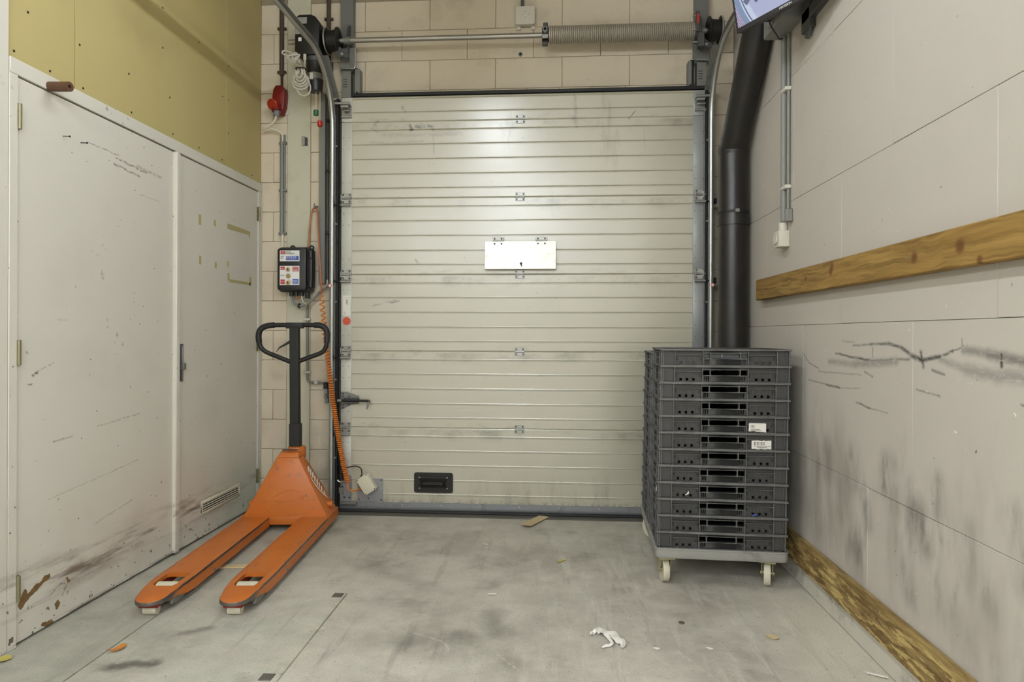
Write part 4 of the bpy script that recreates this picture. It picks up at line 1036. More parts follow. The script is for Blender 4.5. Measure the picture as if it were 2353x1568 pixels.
text('button_text', 'STOP', .0105, (-1.772, yl, 1.518), U, V, 'ink', p2)
text('button_text', 'DICHT', .0085, (-1.771, YL - .0022, 1.477), U, V, 'inkwhite', p2)
for z in (1.568, 1.559, 1.550): B(-1.688, -1.658, YL - .002, YL - .001, z, z + .003).build('print_line', 'inkwhite', p2)
for z in (1.488, 1.479, 1.470): B(-1.688, -1.658, YL - .002, YL - .001, z, z + .0025).build('print_line', 'inkwhite', p2)
for i, (x, z) in enumerate(((-1.722, 1.560), (-1.719, 1.518), (-1.722, 1.474))):
    b = MB().cyl((x, YL, z), (x, YL - .008, z), .015, 18).build('button_ring', 'offwhite' if i != 1 else 'inkgrey', p2, bevel=.002)
    MB().cyl((x + .003, YL - .007, z), (x + .003, YL - .014, z), .0105, 16).build('button', 'brass', b, bevel=.002)
    if i != 1: B(x + .0005, x + .0055, YL - .0155, YL - .0135, z - .007, z + .007).build('arrow_mark', 'ink', b)
MB().bar((-1.712, YL - .012, 1.492), (-1.698, YL - .012, 1.478), .012, .005, (0, 1, 0)).build('key_tag', 'offwhite', p2)
# cables hanging under the control box, gathered and led up beside the track
cbl = thing('hanging_cables', (-1.65, YB - .03, 1.31), 'bundle of grey cables looping below the control box', 'cable bundle')
for i, (pp, r, mt) in enumerate((
    ([(-1.742, YK + .07, 1.41), (-1.735, YK + .06, 1.375), (-1.70, YK + .06, 1.335), (-1.655, YK + .06, 1.326), (-1.60, YK + .065, 1.352), (-1.545, YK + .08, 1.41), (-1.502, YK + .095, 1.455), (-1.500, YK + .105, 1.50)], .0065, 'cable'),
    ([(-1.728, YK + .055, 1.41), (-1.718, YK + .05, 1.37), (-1.688, YK + .05, 1.337), (-1.645, YK + .05, 1.328), (-1.59, YK + .055, 1.36), (-1.53, YK + .07, 1.43), (-1.480, YK + .09, 1.468), (-1.477, YK + .105, 1.50)], .007, 'greyc'),
    ([(-1.688, YK + .05, 1.40), (-1.685, YK + .05, 1.38), (-1.675, YK + .045, 1.372), (-1.664, YK + .05, 1.385), (-1.66, YK + .05, 1.40)], .0035, 'cordb'),
    ([(-1.652, YK + .05, 1.39), (-1.650, YK + .055, 1.365), (-1.635, YK + .06, 1.345), (-1.612, YK + .06, 1.35)], .005, 'cable'))):
    MB().tube(smooth_path(pp, 6), r, 8).build('cable', mt, cbl)
MB().ring((-1.672, YK + .05, 1.328), (-1.664, YK + .05, 1.327), .0165, .013, 12).build('cable_tie', 'rubber', cbl)
MB().ring((-1.628, YK + .055, 1.337), (-1.620, YK + .056, 1.340), .0165, .013, 12).build('cable_tie', 'tape', cbl)
# lower conduit to the light barrier
lc = thing('grey_conduit', (-1.63, YB - .015, .80), 'thin grey conduit behind the truck handle bending right to the sensor', 'conduit')
MB().tube([(-1.636, YB - .013, 1.36), (-1.634, YB - .013, .88)], .0095, 10).tube(smooth_path([(-1.634, YB - .013, .88), (-1.632, YB - .013, .845), (-1.618, YB - .013, .828), (-1.59, YB - .013, .822), (-1.50, YB - .013, .818)], 6), .0085, 10).build('pipe', 'greyc', lc)
for (x, z) in ((-1.635, 1.24), (-1.634, .89)): MB().box(x - .022, x + .022, YB - .026, YB - .002, z - .008, z + .008).build('saddle_clip', 'cable', lc, bevel=.002)
MB().box(-1.585, -1.562, YB - .026, YB - .002, .81, .836).build('saddle_clip', 'cable', lc, bevel=.002)
ls = thing('light_sensor', (-1.49, YB - .05, .74), 'small blue and black light sensor low beside the door track', 'sensor')
B(-1.508, -1.478, YB - .065, YB - .004, .785, .826).build('sensor_head', 'black', ls, bevel=.003)
B(-1.506, -1.482, YB - .062, YB - .004, .752, .785).build('sensor_body', 'greyplate', ls, bevel=.003)
MB().cyl((-1.493, YB - .065, .735), (-1.493, YB - .03, .735), .012, 10).box(-1.504, -1.480, YB - .05, YB - .004, .69, .752).build('sensor_foot', 'galv_d', ls, bevel=.002)

# orange coiled cord: box, hook, down, spiral, junction box
oc = thing('coiled_cord', (-1.4, YK, .15), 'orange coiled cord hanging from a hook down to the junction box', 'coiled cord')
yo = 3.952
up = smooth_path([(-1.615, YB - .06, 1.69), (-1.612, YB - .05, 1.78), (-1.603, YB - .045, 1.90), (-1.594, YB - .04, 1.955), (-1.577, YB - .04, 1.972), (-1.560, YB - .042, 1.955), (-1.548, YB - .06, 1.86), (-1.52, YB - .10, 1.62), (-1.495, YB - .14, 1.45), (-1.478, yo, 1.40)], 8)
MB().tube(up, .0058, 8).build('straight_lead', 'cordb', oc)
axis = smooth_path([(-1.472, yo, 1.39), (-1.455, yo, 1.20), (-1.438, yo, 1.05), (-1.420, yo, .91), (-1.398, yo, .74), (-1.370, yo, .56), (-1.340, yo - .005, .40), (-1.308, yo - .01, .26), (-1.296, yo - .01, .215)], 60)
pts = []; ph = 0; acc = 0
for i in range(len(axis) - 1):
    p = axis[i]; t = (axis[i + 1] - p); L_ = t.length
    fr_ = acc / 1.19
    pitch = .030 * (1 - fr_) ** 3 + .0115
    sub = 4
    a, b = frame_from(t)
    for j in range(sub):
        ph += 2 * PI * (L_ / sub) / pitch
        rr = .0125
        pts.append(p + t * (j / sub) + (a * math.cos(ph) + b * math.sin(ph)) * rr)
    acc += L_
MB().tube(pts, .0046, 6).build('spiral', 'cord', oc)
MB().tube(smooth_path([pts[-1], (-1.296, yo - .012, .185), (-1.285, yo - .01, .165), (-1.262, yo, .156), (-1.236, YD - .04, .158), (-1.218, YD - .032, .165)], 6), .005, 8).build('straight_lead', 'cord', oc)
hk = MB().tube(smooth_path([(-1.577, YB, 1.985), (-1.577, YB - .035, 1.982), (-1.577, YB - .05, 1.972), (-1.577, YB - .052, 1.988), (-1.577, YB - .045, 1.998)], 5), .004, 8).cyl((-1.577, YB, 1.985), (-1.577, YB - .004, 1.985), .010, 12).build('wall_hook', 'galv_d')
tag(hk, 'small steel wall hook holding up the orange cord', 'hook')

# white radio box above the door
ap = thing('alarm_box', (-.197, YB, 3.12), 'flat white plastic box on the wall above the door', 'wall box')
MB().prism(rrect(.124, .118, .012), (-.197, YB - .045, 3.198), U, V, (0, .045, 0)).build('cover', 'offwhite', ap, bevel=.004, seg=2)
MB().box(-.254, -.228, YB - .014, YB - .001, 3.118, 3.142).box(-.160, -.135, YB - .014, YB - .001, 3.118, 3.142).build('mount_tab', 'offwhite', ap, bevel=.001)
for (x, z) in ((-.197, 3.222), (-.218, 3.202), (-.176, 3.202), (-.197, 3.184)): MB().cyl((x, YB - .0462, z), (x, YB - .0445, z), .002, 6).build('pin_hole', 'ink', ap)
MB().box(-.226, -.208, YB - .020, YB - .002, 3.257, ZC - .01).build('cable_duct', 'dkgrey', ap)

# ------------------------------------------------------------------ black downpipe in the right corner
dp = thing('black_downpipe', (1.032, 3.80, 0), 'thick black plastic pipe with a kinked elbow beside the right track', 'pipe')
px, py, pr = 1.032, 3.80, .082
MB().ring((px, py, 0.0), (px, py, 1.795), pr, pr - .006, 36).build('lower_pipe', 'pipe', dp)
MB().ring((px, py, 1.78), (px, py, 1.835), pr + .006, pr - .004, 36).build('socket_collar', 'pipe', dp)
MB().ring((px, py, 1.848), (px, py, 1.862), pr + .004, pr - .004, 36).build('clamp_ring', 'rubber', dp)
MB().box(px + .0 - .012, px + .012, py - pr - .016, py - pr, 1.845, 1.865).build('clamp_bolt', 'galv_d', dp, bevel=.002)
MB().ring((px, py, 1.83), (px, py, 2.235), pr, pr - .006, 36).build('upper_pipe', 'pipe', dp)
dirv = Vector((.014, -.37, .47)).normalized()
e0 = Vector((px, py, 2.225)); e1 = e0 + dirv * 1.35
pts_ = [Vector((px, py, 2.19)), Vector((px, py, 2.215)), Vector((px, py - .004, 2.235)), e0 + dirv * .035, e0 + dirv * .06, e0 + dirv * .10, e1]
MB().tube(pts_, [pr + .001, pr + .004, pr + .001, pr - .005, pr - .001, pr - .005, pr - .007], 36).build('angled_pipe', 'pipe', dp)
MB().tube(smooth_path([e0 + Vector((pr * .2, -pr * .95, .03)), e0 + Vector((pr * .5, -pr * .86, .022)), e0 + Vector((pr * .8, -pr * .62, .04)), e0 + Vector((pr * .98, -pr * .25, .06))], 5), .004, 6).build('sealant_bead', 'brownp', dp)

# ------------------------------------------------------------------ right wall: conduit, socket, monitor
rc = thing('grey_conduit', (1.12, 3.2, 1.70), 'grey conduit running down the right wall to the white socket', 'conduit')
MB().cyl((1.113, 3.205, 1.70), (1.113, 3.205, 2.61), .0155, 14).build('pipe', 'greyc', rc)
MB().cyl((1.118, 3.160, 1.74), (1.118, 3.160, 2.61), .0075, 10).build('pipe', 'greyc', rc)
for z in (2.335, 1.862): MB().box(1.098, 1.129, 3.148, 3.215, z - .009, z + .009).build('saddle_clip', 'offwhite', rc, bevel=.003)
ws = thing('wall_socket', (1.13, 3.2, 1.56), 'white wall socket at the end of the right wall conduit', 'socket')
B(1.078, 1.129, 3.165, 3.245, 1.575, 1.655).build('socket_box', 'offwhite', ws, bevel=.005, seg=2)
MB().cyl((1.076, 3.205, 1.615), (1.070, 3.205, 1.615), .024, 20).build('socket_face', 'offwhite', ws)
MB().cyl((1.110, 3.205, 1.655), (1.110, 3.205, 1.695), .020, 14).build('conduit_boss', 'offwhite', ws)
B(1.098, 1.129, 3.128, 3.158, 1.69, 1.752).build('cable_plug', 'greyc', ws, bevel=.003)
jt = thing('conduit_box', (1.10, 3.18, 2.60), 'grey rounded junction box at the top of the right wall conduit', 'junction box')
B(1.022, 1.129, 3.0, 3.24, 2.60, 2.75).build('box_body', 'greyc', jt, bevel=.012, seg=2)
MB().cyl((1.022, 3.11, 2.675), (1.006, 3.11, 2.675), .066, 24).build('round_cover', 'greyc', jt, bevel=.004)
# monitor
D = Vector((-.516, .857, 0)); far = Vector((.820, 2.953, 2.509)); W_, H_ = .53, .32
tilt = .22
nrm = Vector((-.857, -.516, 0))                       # faces the room and the viewer
upv = (Vector((0, 0, 1)) * math.cos(tilt) + nrm * math.sin(tilt)).normalized()
fn = (nrm * math.cos(tilt) - Vector((0, 0, 1)) * math.sin(tilt)).normalized()
mid = far - D * (W_ / 2)
tv = thing('wall_monitor', (1.0, 2.7, 2.50), 'dark framed monitor on a wall arm at top right, showing a camera picture', 'monitor')
Rm = Matrix((-D, -fn, upv)).transposed()               # local x along the screen, z up the screen
MB().obox(mid + upv * (H_ / 2) - fn * .018, (W_, .034, H_), Rm).build('casing', 'bezel', tv, bevel=.004)
mbz = MB()
for (cx, cz, sx, sz) in ((0, .010, W_, .020), (0, H_ - .004, W_, .008), (-W_ / 2 + .004, H_ / 2, .008, H_), (W_ / 2 - .004, H_ / 2, .008, H_)):
    mbz.obox(mid + Rm @ Vector((cx, 0, cz)), (sx, .006, sz), Rm)
bz = mbz.build('bezel', 'bezel', tv)
scr = bpy.data.meshes.new('screen')
scr.from_pydata([(-W_ / 2 + .008, 0, .020), (W_ / 2 - .008, 0, .020), (W_ / 2 - .008, 0, H_ - .008), (-W_ / 2 + .008, 0, H_ - .008)], [], [(0, 1, 2, 3)]); scr.materials.append(MT['screen'])
so = bpy.data.objects.new('screen', scr); COL.objects.link(so); so.parent = tv
so.matrix_local = parent_matrix(tv).inverted() @ (Matrix.Translation(mid + fn * .0005) @ Rm.to_4x4())
text('maker_lettering', 'HIKVISION', .013, mid + Rm @ Vector((-.035, -.0036, .0055)), Rm @ Vector((1, 0, 0)), upv, 'inkwhite', bz, .0003)
arm = MB().obox(mid + upv * .16 - fn * .045, (.11, .02, .11), Rm).build('mount_plate', 'black', tv, bevel=.002)
MB().bar(mid + upv * .16 - fn * .05, (1.10, 2.90, 2.68), .03, .04).build('mount_arm', 'black', tv, bevel=.003)
B(1.100, 1.128, 2.62, 2.95, 2.535, 2.585).build('wall_rail', 'dkgrey', tv, bevel=.002)
B(1.100, 1.128, 2.865, 2.955, 2.495, 2.72).build('wall_plate', 'dkgrey', tv, bevel=.002)
MB().prism([(2.875, 2.50), (2.93, 2.50), (2.925, 2.47), (2.905, 2.455), (2.885, 2.47)], (1.104, 0, 0), (0, 1, 0), V, (.012, 0, 0)).build('latch_tab', 'dkgrey', tv)
ad = thing('power_adapter', (.98, 3.02, 2.60), 'small black power adapter in front of the angled black pipe', 'adapter')
B(.962, 1.0, 2.985, 3.045, 2.60, 2.69).build('adapter_body', 'black', ad, bevel=.004)
MB().tube(smooth_path([(.98, 3.02, 2.60), (.99, 3.03, 2.58), (1.03, 3.08, 2.565), (1.07, 3.15, 2.57), (1.098, 3.19, 2.59)], 6), .003, 6).build('wire', 'rubber', ad)

# ------------------------------------------------------------------ pallet truck
TH = .079
pt = thing('pallet_truck', (-1.553, 3.60, 0), 'worn orange hand pallet truck with a black handle loop', 'pallet truck', rz=TH)
def fork(cx):
    root = bpy.data.objects.new('fork', None)
    W2 = .0775
    out = [(-W2, 0.0)] 
    out = []
    nose = []
    for i in range(0, 13):
        a = PI * i / 12
        nose.append((-math.cos(a) * .060, -1.075 - math.sin(a) * .062))
    left = [(-W2, 0.0), (-W2, -.88), (-W2 + .002, -.95), (-W2 + .008, -1.02)]
    right = [(-x, y) for x, y in reversed(left)]
    loop = left + nose + right                                  # counter-clockwise seen from above? order: heel-left, down, nose, up, heel-right
    hole = [(-.040, -.862), (.046, -.862), (.050, -.872), (.050, -.985), (.040, -1.002), (-.034, -1.002), (-.048, -.988), (-.050, -.90), (-.048, -.872)]
    bm = bmesh.new()
    def zt(y): return .086 if y > -.98 else .086 - (-.98 - y) * .10
    def zb(y): return .030 if y > -.93 else (.030 + min(1, (-.93 - y) / .10) * .024)
    ov = [bm.verts.new((x, y, zt(y))) for x, y in loop]
    hv = [bm.verts.new((x, y, zt(y))) for x, y in hole]
    oe = [bm.edges.new((ov[i], ov[(i + 1) % len(ov)])) for i in range(len(ov))]
    he = [bm.edges.new((hv[i], hv[(i + 1) % len(hv)])) for i in range(len(hv))]
    bmesh.ops.triangle_fill(bm, use_beauty=True, use_dissolve=False, edges=oe + he)
    for f_ in list(bm.faces):
        c = f_.calc_center_median()
        if abs(c.x) < .045 and -.998 < c.y < -.866: bm.faces.remove(f_)
    bmesh.ops.remove_doubles(bm, verts=bm.verts, dist=1e-6)
    # rounded shoulder, then skirt
    n = len(loop); prev = ov
    cx0 = Vector((0, 0))
    def ring(inset, dz, absz=None):
        vs = []
        for (x, y) in loop:
            d = Vector((x, 0)) if y > -1.07 else Vector((x, y + 1.075))
            d = d.normalized() if d.length > 1e-6 else Vector((0, -1))
            z = (zt(y) - dz) if absz is None else absz(y)
            vs.append(bm.verts.new((x + d.x * inset, y + (d.y * inset if y <= -1.07 else 0), z)))
        return vs
    for r_ in (ring(.003, .002), ring(.0045, .007), ring(.0045, 0, lambda y: zb(y)), ring(-.001, 0, lambda y: zb(y)), ring(-.001, .010)):
        for i in range(n - 1):
            f_ = bm.faces.new((prev[i], prev[i + 1], r_[i + 1], r_[i])); f_.smooth = True
        prev = r_
    hp = hv
    h2 = [bm.verts.new((v_.co.x, v_.co.y, v_.co.z - .018)) for v_ in hv]
    for i in range(len(hv)):
        bm.faces.new((hv[i], h2[i], h2[(i + 1) % len(hv)], hv[(i + 1) % len(hv)]))
    bmesh.ops.recalc_face_normals(bm, faces=bm.faces)
    me = bpy.data.meshes.new('fork'); bm.to_mesh(me); bm.free(); me.set_sharp_from_angle(angle=.6); me.materials.append(MT['ofork'])
    o = bpy.data.objects.new('fork', me); COL.objects.link(o); o.parent = pt; o.location = (cx, 0, 0)
    # load roller, its cream tread seen in the window, entry wheels and red links
    def part(mb, name, mt, bevel=0): 
        q = mb.build(name, mt, o, local=True, bevel=bevel); return q
    part(MB().cyl((-.043, -.955, .041), (.043, -.955, .041), .041, 28), 'load_roller', 'wheel')
    part(MB().box(-.047, .047, -1.0, -.87, .030, .034), 'roller_plate', 'oredlink')
    part(MB().bar((-.052, -.955, .041), (-.052, -.70, .058), .006, .03).bar((.052, -.955, .041), (.052, -.70, .058), .006, .03), 'roller_link', 'oredlink')
    part(MB().cyl((-.026, -1.085, .022), (.026, -1.085, .022), .0215, 18), 'entry_wheel', 'wheel')
    part(MB().box(-.040, .040, -1.115, -1.06, .036, .052), 'entry_bracket', 'oredlink', .004)
    for sx in (-1, 1):
        part(MB().cyl((sx * .058, -.70, .038), (sx * .078, -.70, .038), .017, 14), 'link_pivot', 'oredlink')
        part(MB().cyl((sx * .078, -.70, .038), (sx * .083, -.70, .038), .010, 8), 'pivot_nut', 'galv_d')
    part(MB().prism([(-.055, .030), (-.04, .052), (.04, .052), (.06, .030), (.03, .022), (-.03, .022)], (.058, -1.0, 0), (0, 1, 0), V, (.010, 0, 0)), 'skid', 'galv_d')
    return o
fork(-.1705); fork(.1705)
def loc(mb, name, mt, bevel=0, seg=1, parent=None): return mb.build(name, mt, parent or pt, local=True, bevel=bevel, seg=seg)
# chassis: leaning front plate, sloping sides, cap
fr_b, fr_t = [(-.243, 0, .084), (.243, 0, .084)], [(-.066, .058, .420), (.060, .058, .420)]
c = MB()
v = [(-.243, .002, .085), (.243, .002, .085), (.2475, .205, .085), (-.2475, .205, .085),
     (-.068, .056, .418), (.060, .056, .418), (.068, .138, .418), (-.076, .138, .418)]
c.add(v, [(0, 1, 5, 4), (1, 2, 6, 5), (2, 3, 7, 6), (3, 0, 4, 7), (0, 3, 2, 1), (4, 5, 6, 7)])
ch = loc(c, 'chassis', 'orange', .006, 2)
t_ = MB()
v = [(-.068, .056, .418), (.060, .056, .418), (.068, .138, .418), (-.076, .138, .418), (-.052, .072, .444), (.050, .072, .444), (.056, .132, .452), (-.058, .132, .452)]
t_.add(v, [(0, 1, 5, 4), (1, 2, 6, 5), (2, 3, 7, 6), (3, 0, 4, 7), (0, 3, 2, 1), (4, 5, 6, 7)])
loc(t_, 'chassis_top', 'orange', .004, 2)
loc(MB().prism([(-.046, .083), (.040, .083), (.046, .104), (-.046, .104)], (0, 0, .4465), (1, 0, 0), (0, 1, .12), (0, 0, .002)), 'top_slot', 'dkgrey')
loc(MB().cyl((.020, .150, .40), (.020, .150, .468), .052, 20), 'tiller_hub', 'orange', .006, 2)
loc(MB().box(-.243, .243, .0, .205, .040, .088), 'heel_beam', 'orange', .004, 2)
for sx in (-1, 1):
    x = sx * .248
    loc(MB().box(x - .006, x + .006, -.02, .21, .032, .090), 'side_skirt', 'orange', .003)
    tb = loc(MB().ring((sx * .195, .115, .130), (sx * .246, .115, .130), .019, .011, 16), 'axle_tube', 'orange')
    loc(MB().cyl((sx * .2, .115, .130), (sx * .235, .115, .130), .0112, 12), 'axle_end', 'dark', parent=tb)
for sx in (-1, 1):
    loc(MB().cyl((.0 + sx * .028, .165, .10), (.0 + sx * .075, .165, .10), .098, 28), 'steer_wheel', 'black', .008)
loc(MB().cyl((0.02, .165, .18), (0.02, .165, .41), .038, 18), 'pump_column', 'blackm')
# embossed mark on the front plate: arc, short strokes and a ring
fd = Vector((0, .056, .334)).normalized()
def fp(x, s_): return Vector((x, -.0005, .085)) + fd * s_
loc(MB().tube([fp(-.065 + .145 * i / 14, .095 + .058 * math.sin(PI * (.10 + .62 * i / 14))) for i in range(15)], .0012, 6), 'embossed_arc', 'orange')
loc(MB().tube([fp(.115 + .015 * math.cos(a * PI / 8), .105 + .015 * math.sin(a * PI / 8)) for a in range(16)], .001, 6, True), 'embossed_ring', 'orange')
for (x0, s0, x1, s1) in ((.055, .09, .07, .10), (.085, .092, .09, .118), (.085, .118, .10, .122), (-.10, .092, -.075, .094), (-.06, .088, .0, .088), (.01, .09, .04, .088)):
    loc(MB().tube([fp(x0, s0), fp(x1, s1)], .001, 6), 'embossed_stroke', 'orange')
# white script mark on the sloping right side: a swoosh under slanted strokes
sn0, sn1 = Vector((.2455, .110, .085)), Vector((.0645, .100, .418))
sd = (sn1 - sn0).normalized(); sy = Vector((0, 1, 0)); sn = sy.cross(sd).normalized()
if sn.x < 0: sn = -sn
def sp_(s_, y): return sn0 + sd * s_ + sy * y + sn * .0025
def stroke(par, pts, wds, mt):
    mb = MB(); vs = []; n = len(pts)
    for i, (s_, y) in enumerate(pts):
        d = Vector((pts[min(i + 1, n - 1)][0] - pts[max(i - 1, 0)][0], pts[min(i + 1, n - 1)][1] - pts[max(i - 1, 0)][1])).normalized()
        q = Vector((-d.y, d.x)) * wds[i] / 2
        vs += [sp_(s_ + q.x, y + q.y), sp_(s_ - q.x, y - q.y)]
    vs2 = [v_ + sn * .0008 for v_ in vs]
    N = len(vs)
    fs = [(2 * i, 2 * i + 1, 2 * i + 3, 2 * i + 2) for i in range(n - 1)]
    mb.add(vs2, fs); mb.add(vs, [tuple(reversed(f_)) for f_ in fs])
    mb.add(vs + vs2, [(2 * i, 2 * i + 2, 2 * i + 2 + N, 2 * i + N) for i in range(n - 1)] + [(2 * i + 1, 2 * i + 3, 2 * i + 3 + N, 2 * i + 1 + N) for i in range(n - 1)])
    return mb.build('script_stroke', mt, par, local=True)
stroke(ch, [(.085, .035), (.115, .01), (.15, -.016), (.19, -.036), (.225, -.045), (.25, -.040)], [.004, .012, .011, .010, .009, .003], 'inkwhite')
for (a0, b0, a1, b1, w_) in ((.28, -.030, .305, .012, .012), (.255, -.030, .285, .020, .010), (.235, -.022, .262, .028, .010), (.21, -.020, .238, .03, .009), (.185, -.012, .215, .034, .010), (.165, -.002, .19, .036, .008), (.14, .008, .165, .040, .008), (.11, .024, .13, .042, .007)):
    stroke(ch, [(a0, b0), ((a0 + a1) / 2, (b0 + b1) / 2 - .004), (a1, b1)], [w_ * .9, w_ * 1.5, w_], 'inkwhite')
# tiller and handle loop
til = loc(MB().sweep([(-.029, -.018), (.029, -.018), (.029, .018), (-.029, .018)], [((.008, .158, .46), (1, 0, 0), (0, 1, 0)), ((.002, .158, 1.198), (.96, 0, 0), (0, 1, 0))]), 'tiller_arm', 'blackm', .004)
loc(MB().box(-.024, .042, .134, .182, .455, .605), 'tiller_sleeve', 'black', .004)
yh = .158
lp = [(-.130, 1.196), (.0, 1.198), (.150, 1.196), (.182, 1.182), (.196, 1.150), (.195, 1.098), (.186, 1.058), (.160, 1.030), (.09, 1.003), (.030, .980)]
lp2 = [(-.130, 1.196), (-.170, 1.190), (-.203, 1.170), (-.214, 1.135), (-.211, 1.095), (-.198, 1.060), (-.168, 1.034), (-.10, 1.006), (-.026, .976)]
hl = loc(MB().tube(smooth_path([(x, yh, z) for x, z in lp], 6), .0135, 12).tube(smooth_path([(x, yh, z) for x, z in lp2], 6), .0135, 12), 'handle_loop', 'blackm')
loc(MB().tube(smooth_path([(x, yh, z) for x, z in [(-.12, 1.1965), (-.170, 1.190), (-.203, 1.170), (-.2145, 1.135), (-.212, 1.092)]], 6), .0175, 12), 'grip_sleeve', 'rubber', parent=hl)
loc(MB().tube(smooth_path([(x, yh, z) for x, z in [(.12, 1.1965), (.150, 1.196), (.182, 1.182), (.196, 1.150), (.195, 1.095)]], 6), .0175, 12), 'grip_sleeve', 'rubber', parent=hl)
loc(MB().box(-.05, .055, yh - .019, yh + .019, 1.176, 1.212), 'grip_sleeve', 'rubber', .006, 2, parent=hl)
loc(MB().sweep([(-.5, -.5), (.5, -.5), (.5, .5), (-.5, .5)], [((-.02, yh - .012, 1.098), (0, 0, .020), (0, .014, 0)), ((-.05, yh - .014, 1.080), (0, 0, .014), (0, .013, 0)), ((-.085, yh - .016, 1.060), (.004, 0, .010), (0, .012, 0)), ((-.100, yh - .016, 1.038), (.006, 0, .004), (0, .010, 0))]), 'release_lever', 'blackm', .002)

# ------------------------------------------------------------------ dolly with two stacks of crates
CL, CD, CP = .575, .376, .0757
DRZ = -.045
dl = thing('crate_dolly', (.772, 3.325, 0), 'grey plastic dolly on cream wheels carrying the crate stacks', 'dolly', rz=DRZ)
DM = Matrix.Translation(dl.location) @ Matrix.Rotation(DRZ, 4, 'Z')
def dloc(mb, name, mt, bevel=0, seg=1, parent=None): return mb.build(name, mt, parent or dl, local=True, bevel=bevel, seg=seg)
dk = MB().prism(rrect(.588, .764, .030, 6), (0, 0, .127), (1, 0, 0), (0, 1, 0), (0, 0, .045))
dloc(dk, 'deck', 'dolly', .006, 2)
dloc(MB().prism(rrect(.594, .770, .032, 6), (0, 0, .166), (1, 0, 0), (0, 1, 0), (0, 0, .008)), 'deck_rim', 'dolly', .003, 2)
def caster(x, y, a):
    M_ = Matrix.Translation((x, y, 0)) @ Matrix.Rotation(a, 4, 'Z')
    def tr(mb):
        mb.v = [M_ @ v_ for v_ in mb.v]; return mb
    root = dloc(tr(MB().box(-.036, .036, -.050, .036, .118, .127)), 'caster', 'zincy', .002)
    def p(mb, n, m_, bv=0, sg=1): return tr(mb).build(n, m_, root, local=True, bevel=bv, seg=sg)
    w_ = MB(); prof = [(-.014, .050), (-.0145, .054), (-.011, .056), (.011, .056), (.0145, .054), (.014, .050)]
    n = 32; vs = []; fs = []
    for a_, r in [(-.010, .022)] + prof + [(.010, .022)]:
        for i in range(n): vs.append((a_, .012 + r * math.cos(2 * PI * i / n), .0565 + r * math.sin(2 * PI * i / n)))
    for j in range(len(prof) + 1):
        for i in range(n): fs.append((j * n + i, j * n + (i + 1) % n, (j + 1) * n + (i + 1) % n, (j + 1) * n + i))
    w_.add(vs, fs, True); w_.add(vs[:n], [tuple(range(n))]); w_.add(vs[-n:], [tuple(range(n - 1, -1, -1))])
    p(w_, 'wheel', 'wheel')
    for sx in (-1, 1):
        p(MB().prism([(-.030, .120), (.036, .120), (.030, .075), (.024, .045), (.0, .045), (-.012, .078)], (sx * .023 - .002, 0, 0), (0, 1, 0), V, (.004, 0, 0)), 'fork_arm', 'zincy')
    p(MB().cyl((-.030, .012, .0565), (.030, .012, .0565), .008, 12), 'axle', 'zincy')
caster(-.245, -.325, .12); caster(.215, -.320, -.28); caster(-.235, .33, .6); caster(.235, .33, -.4)

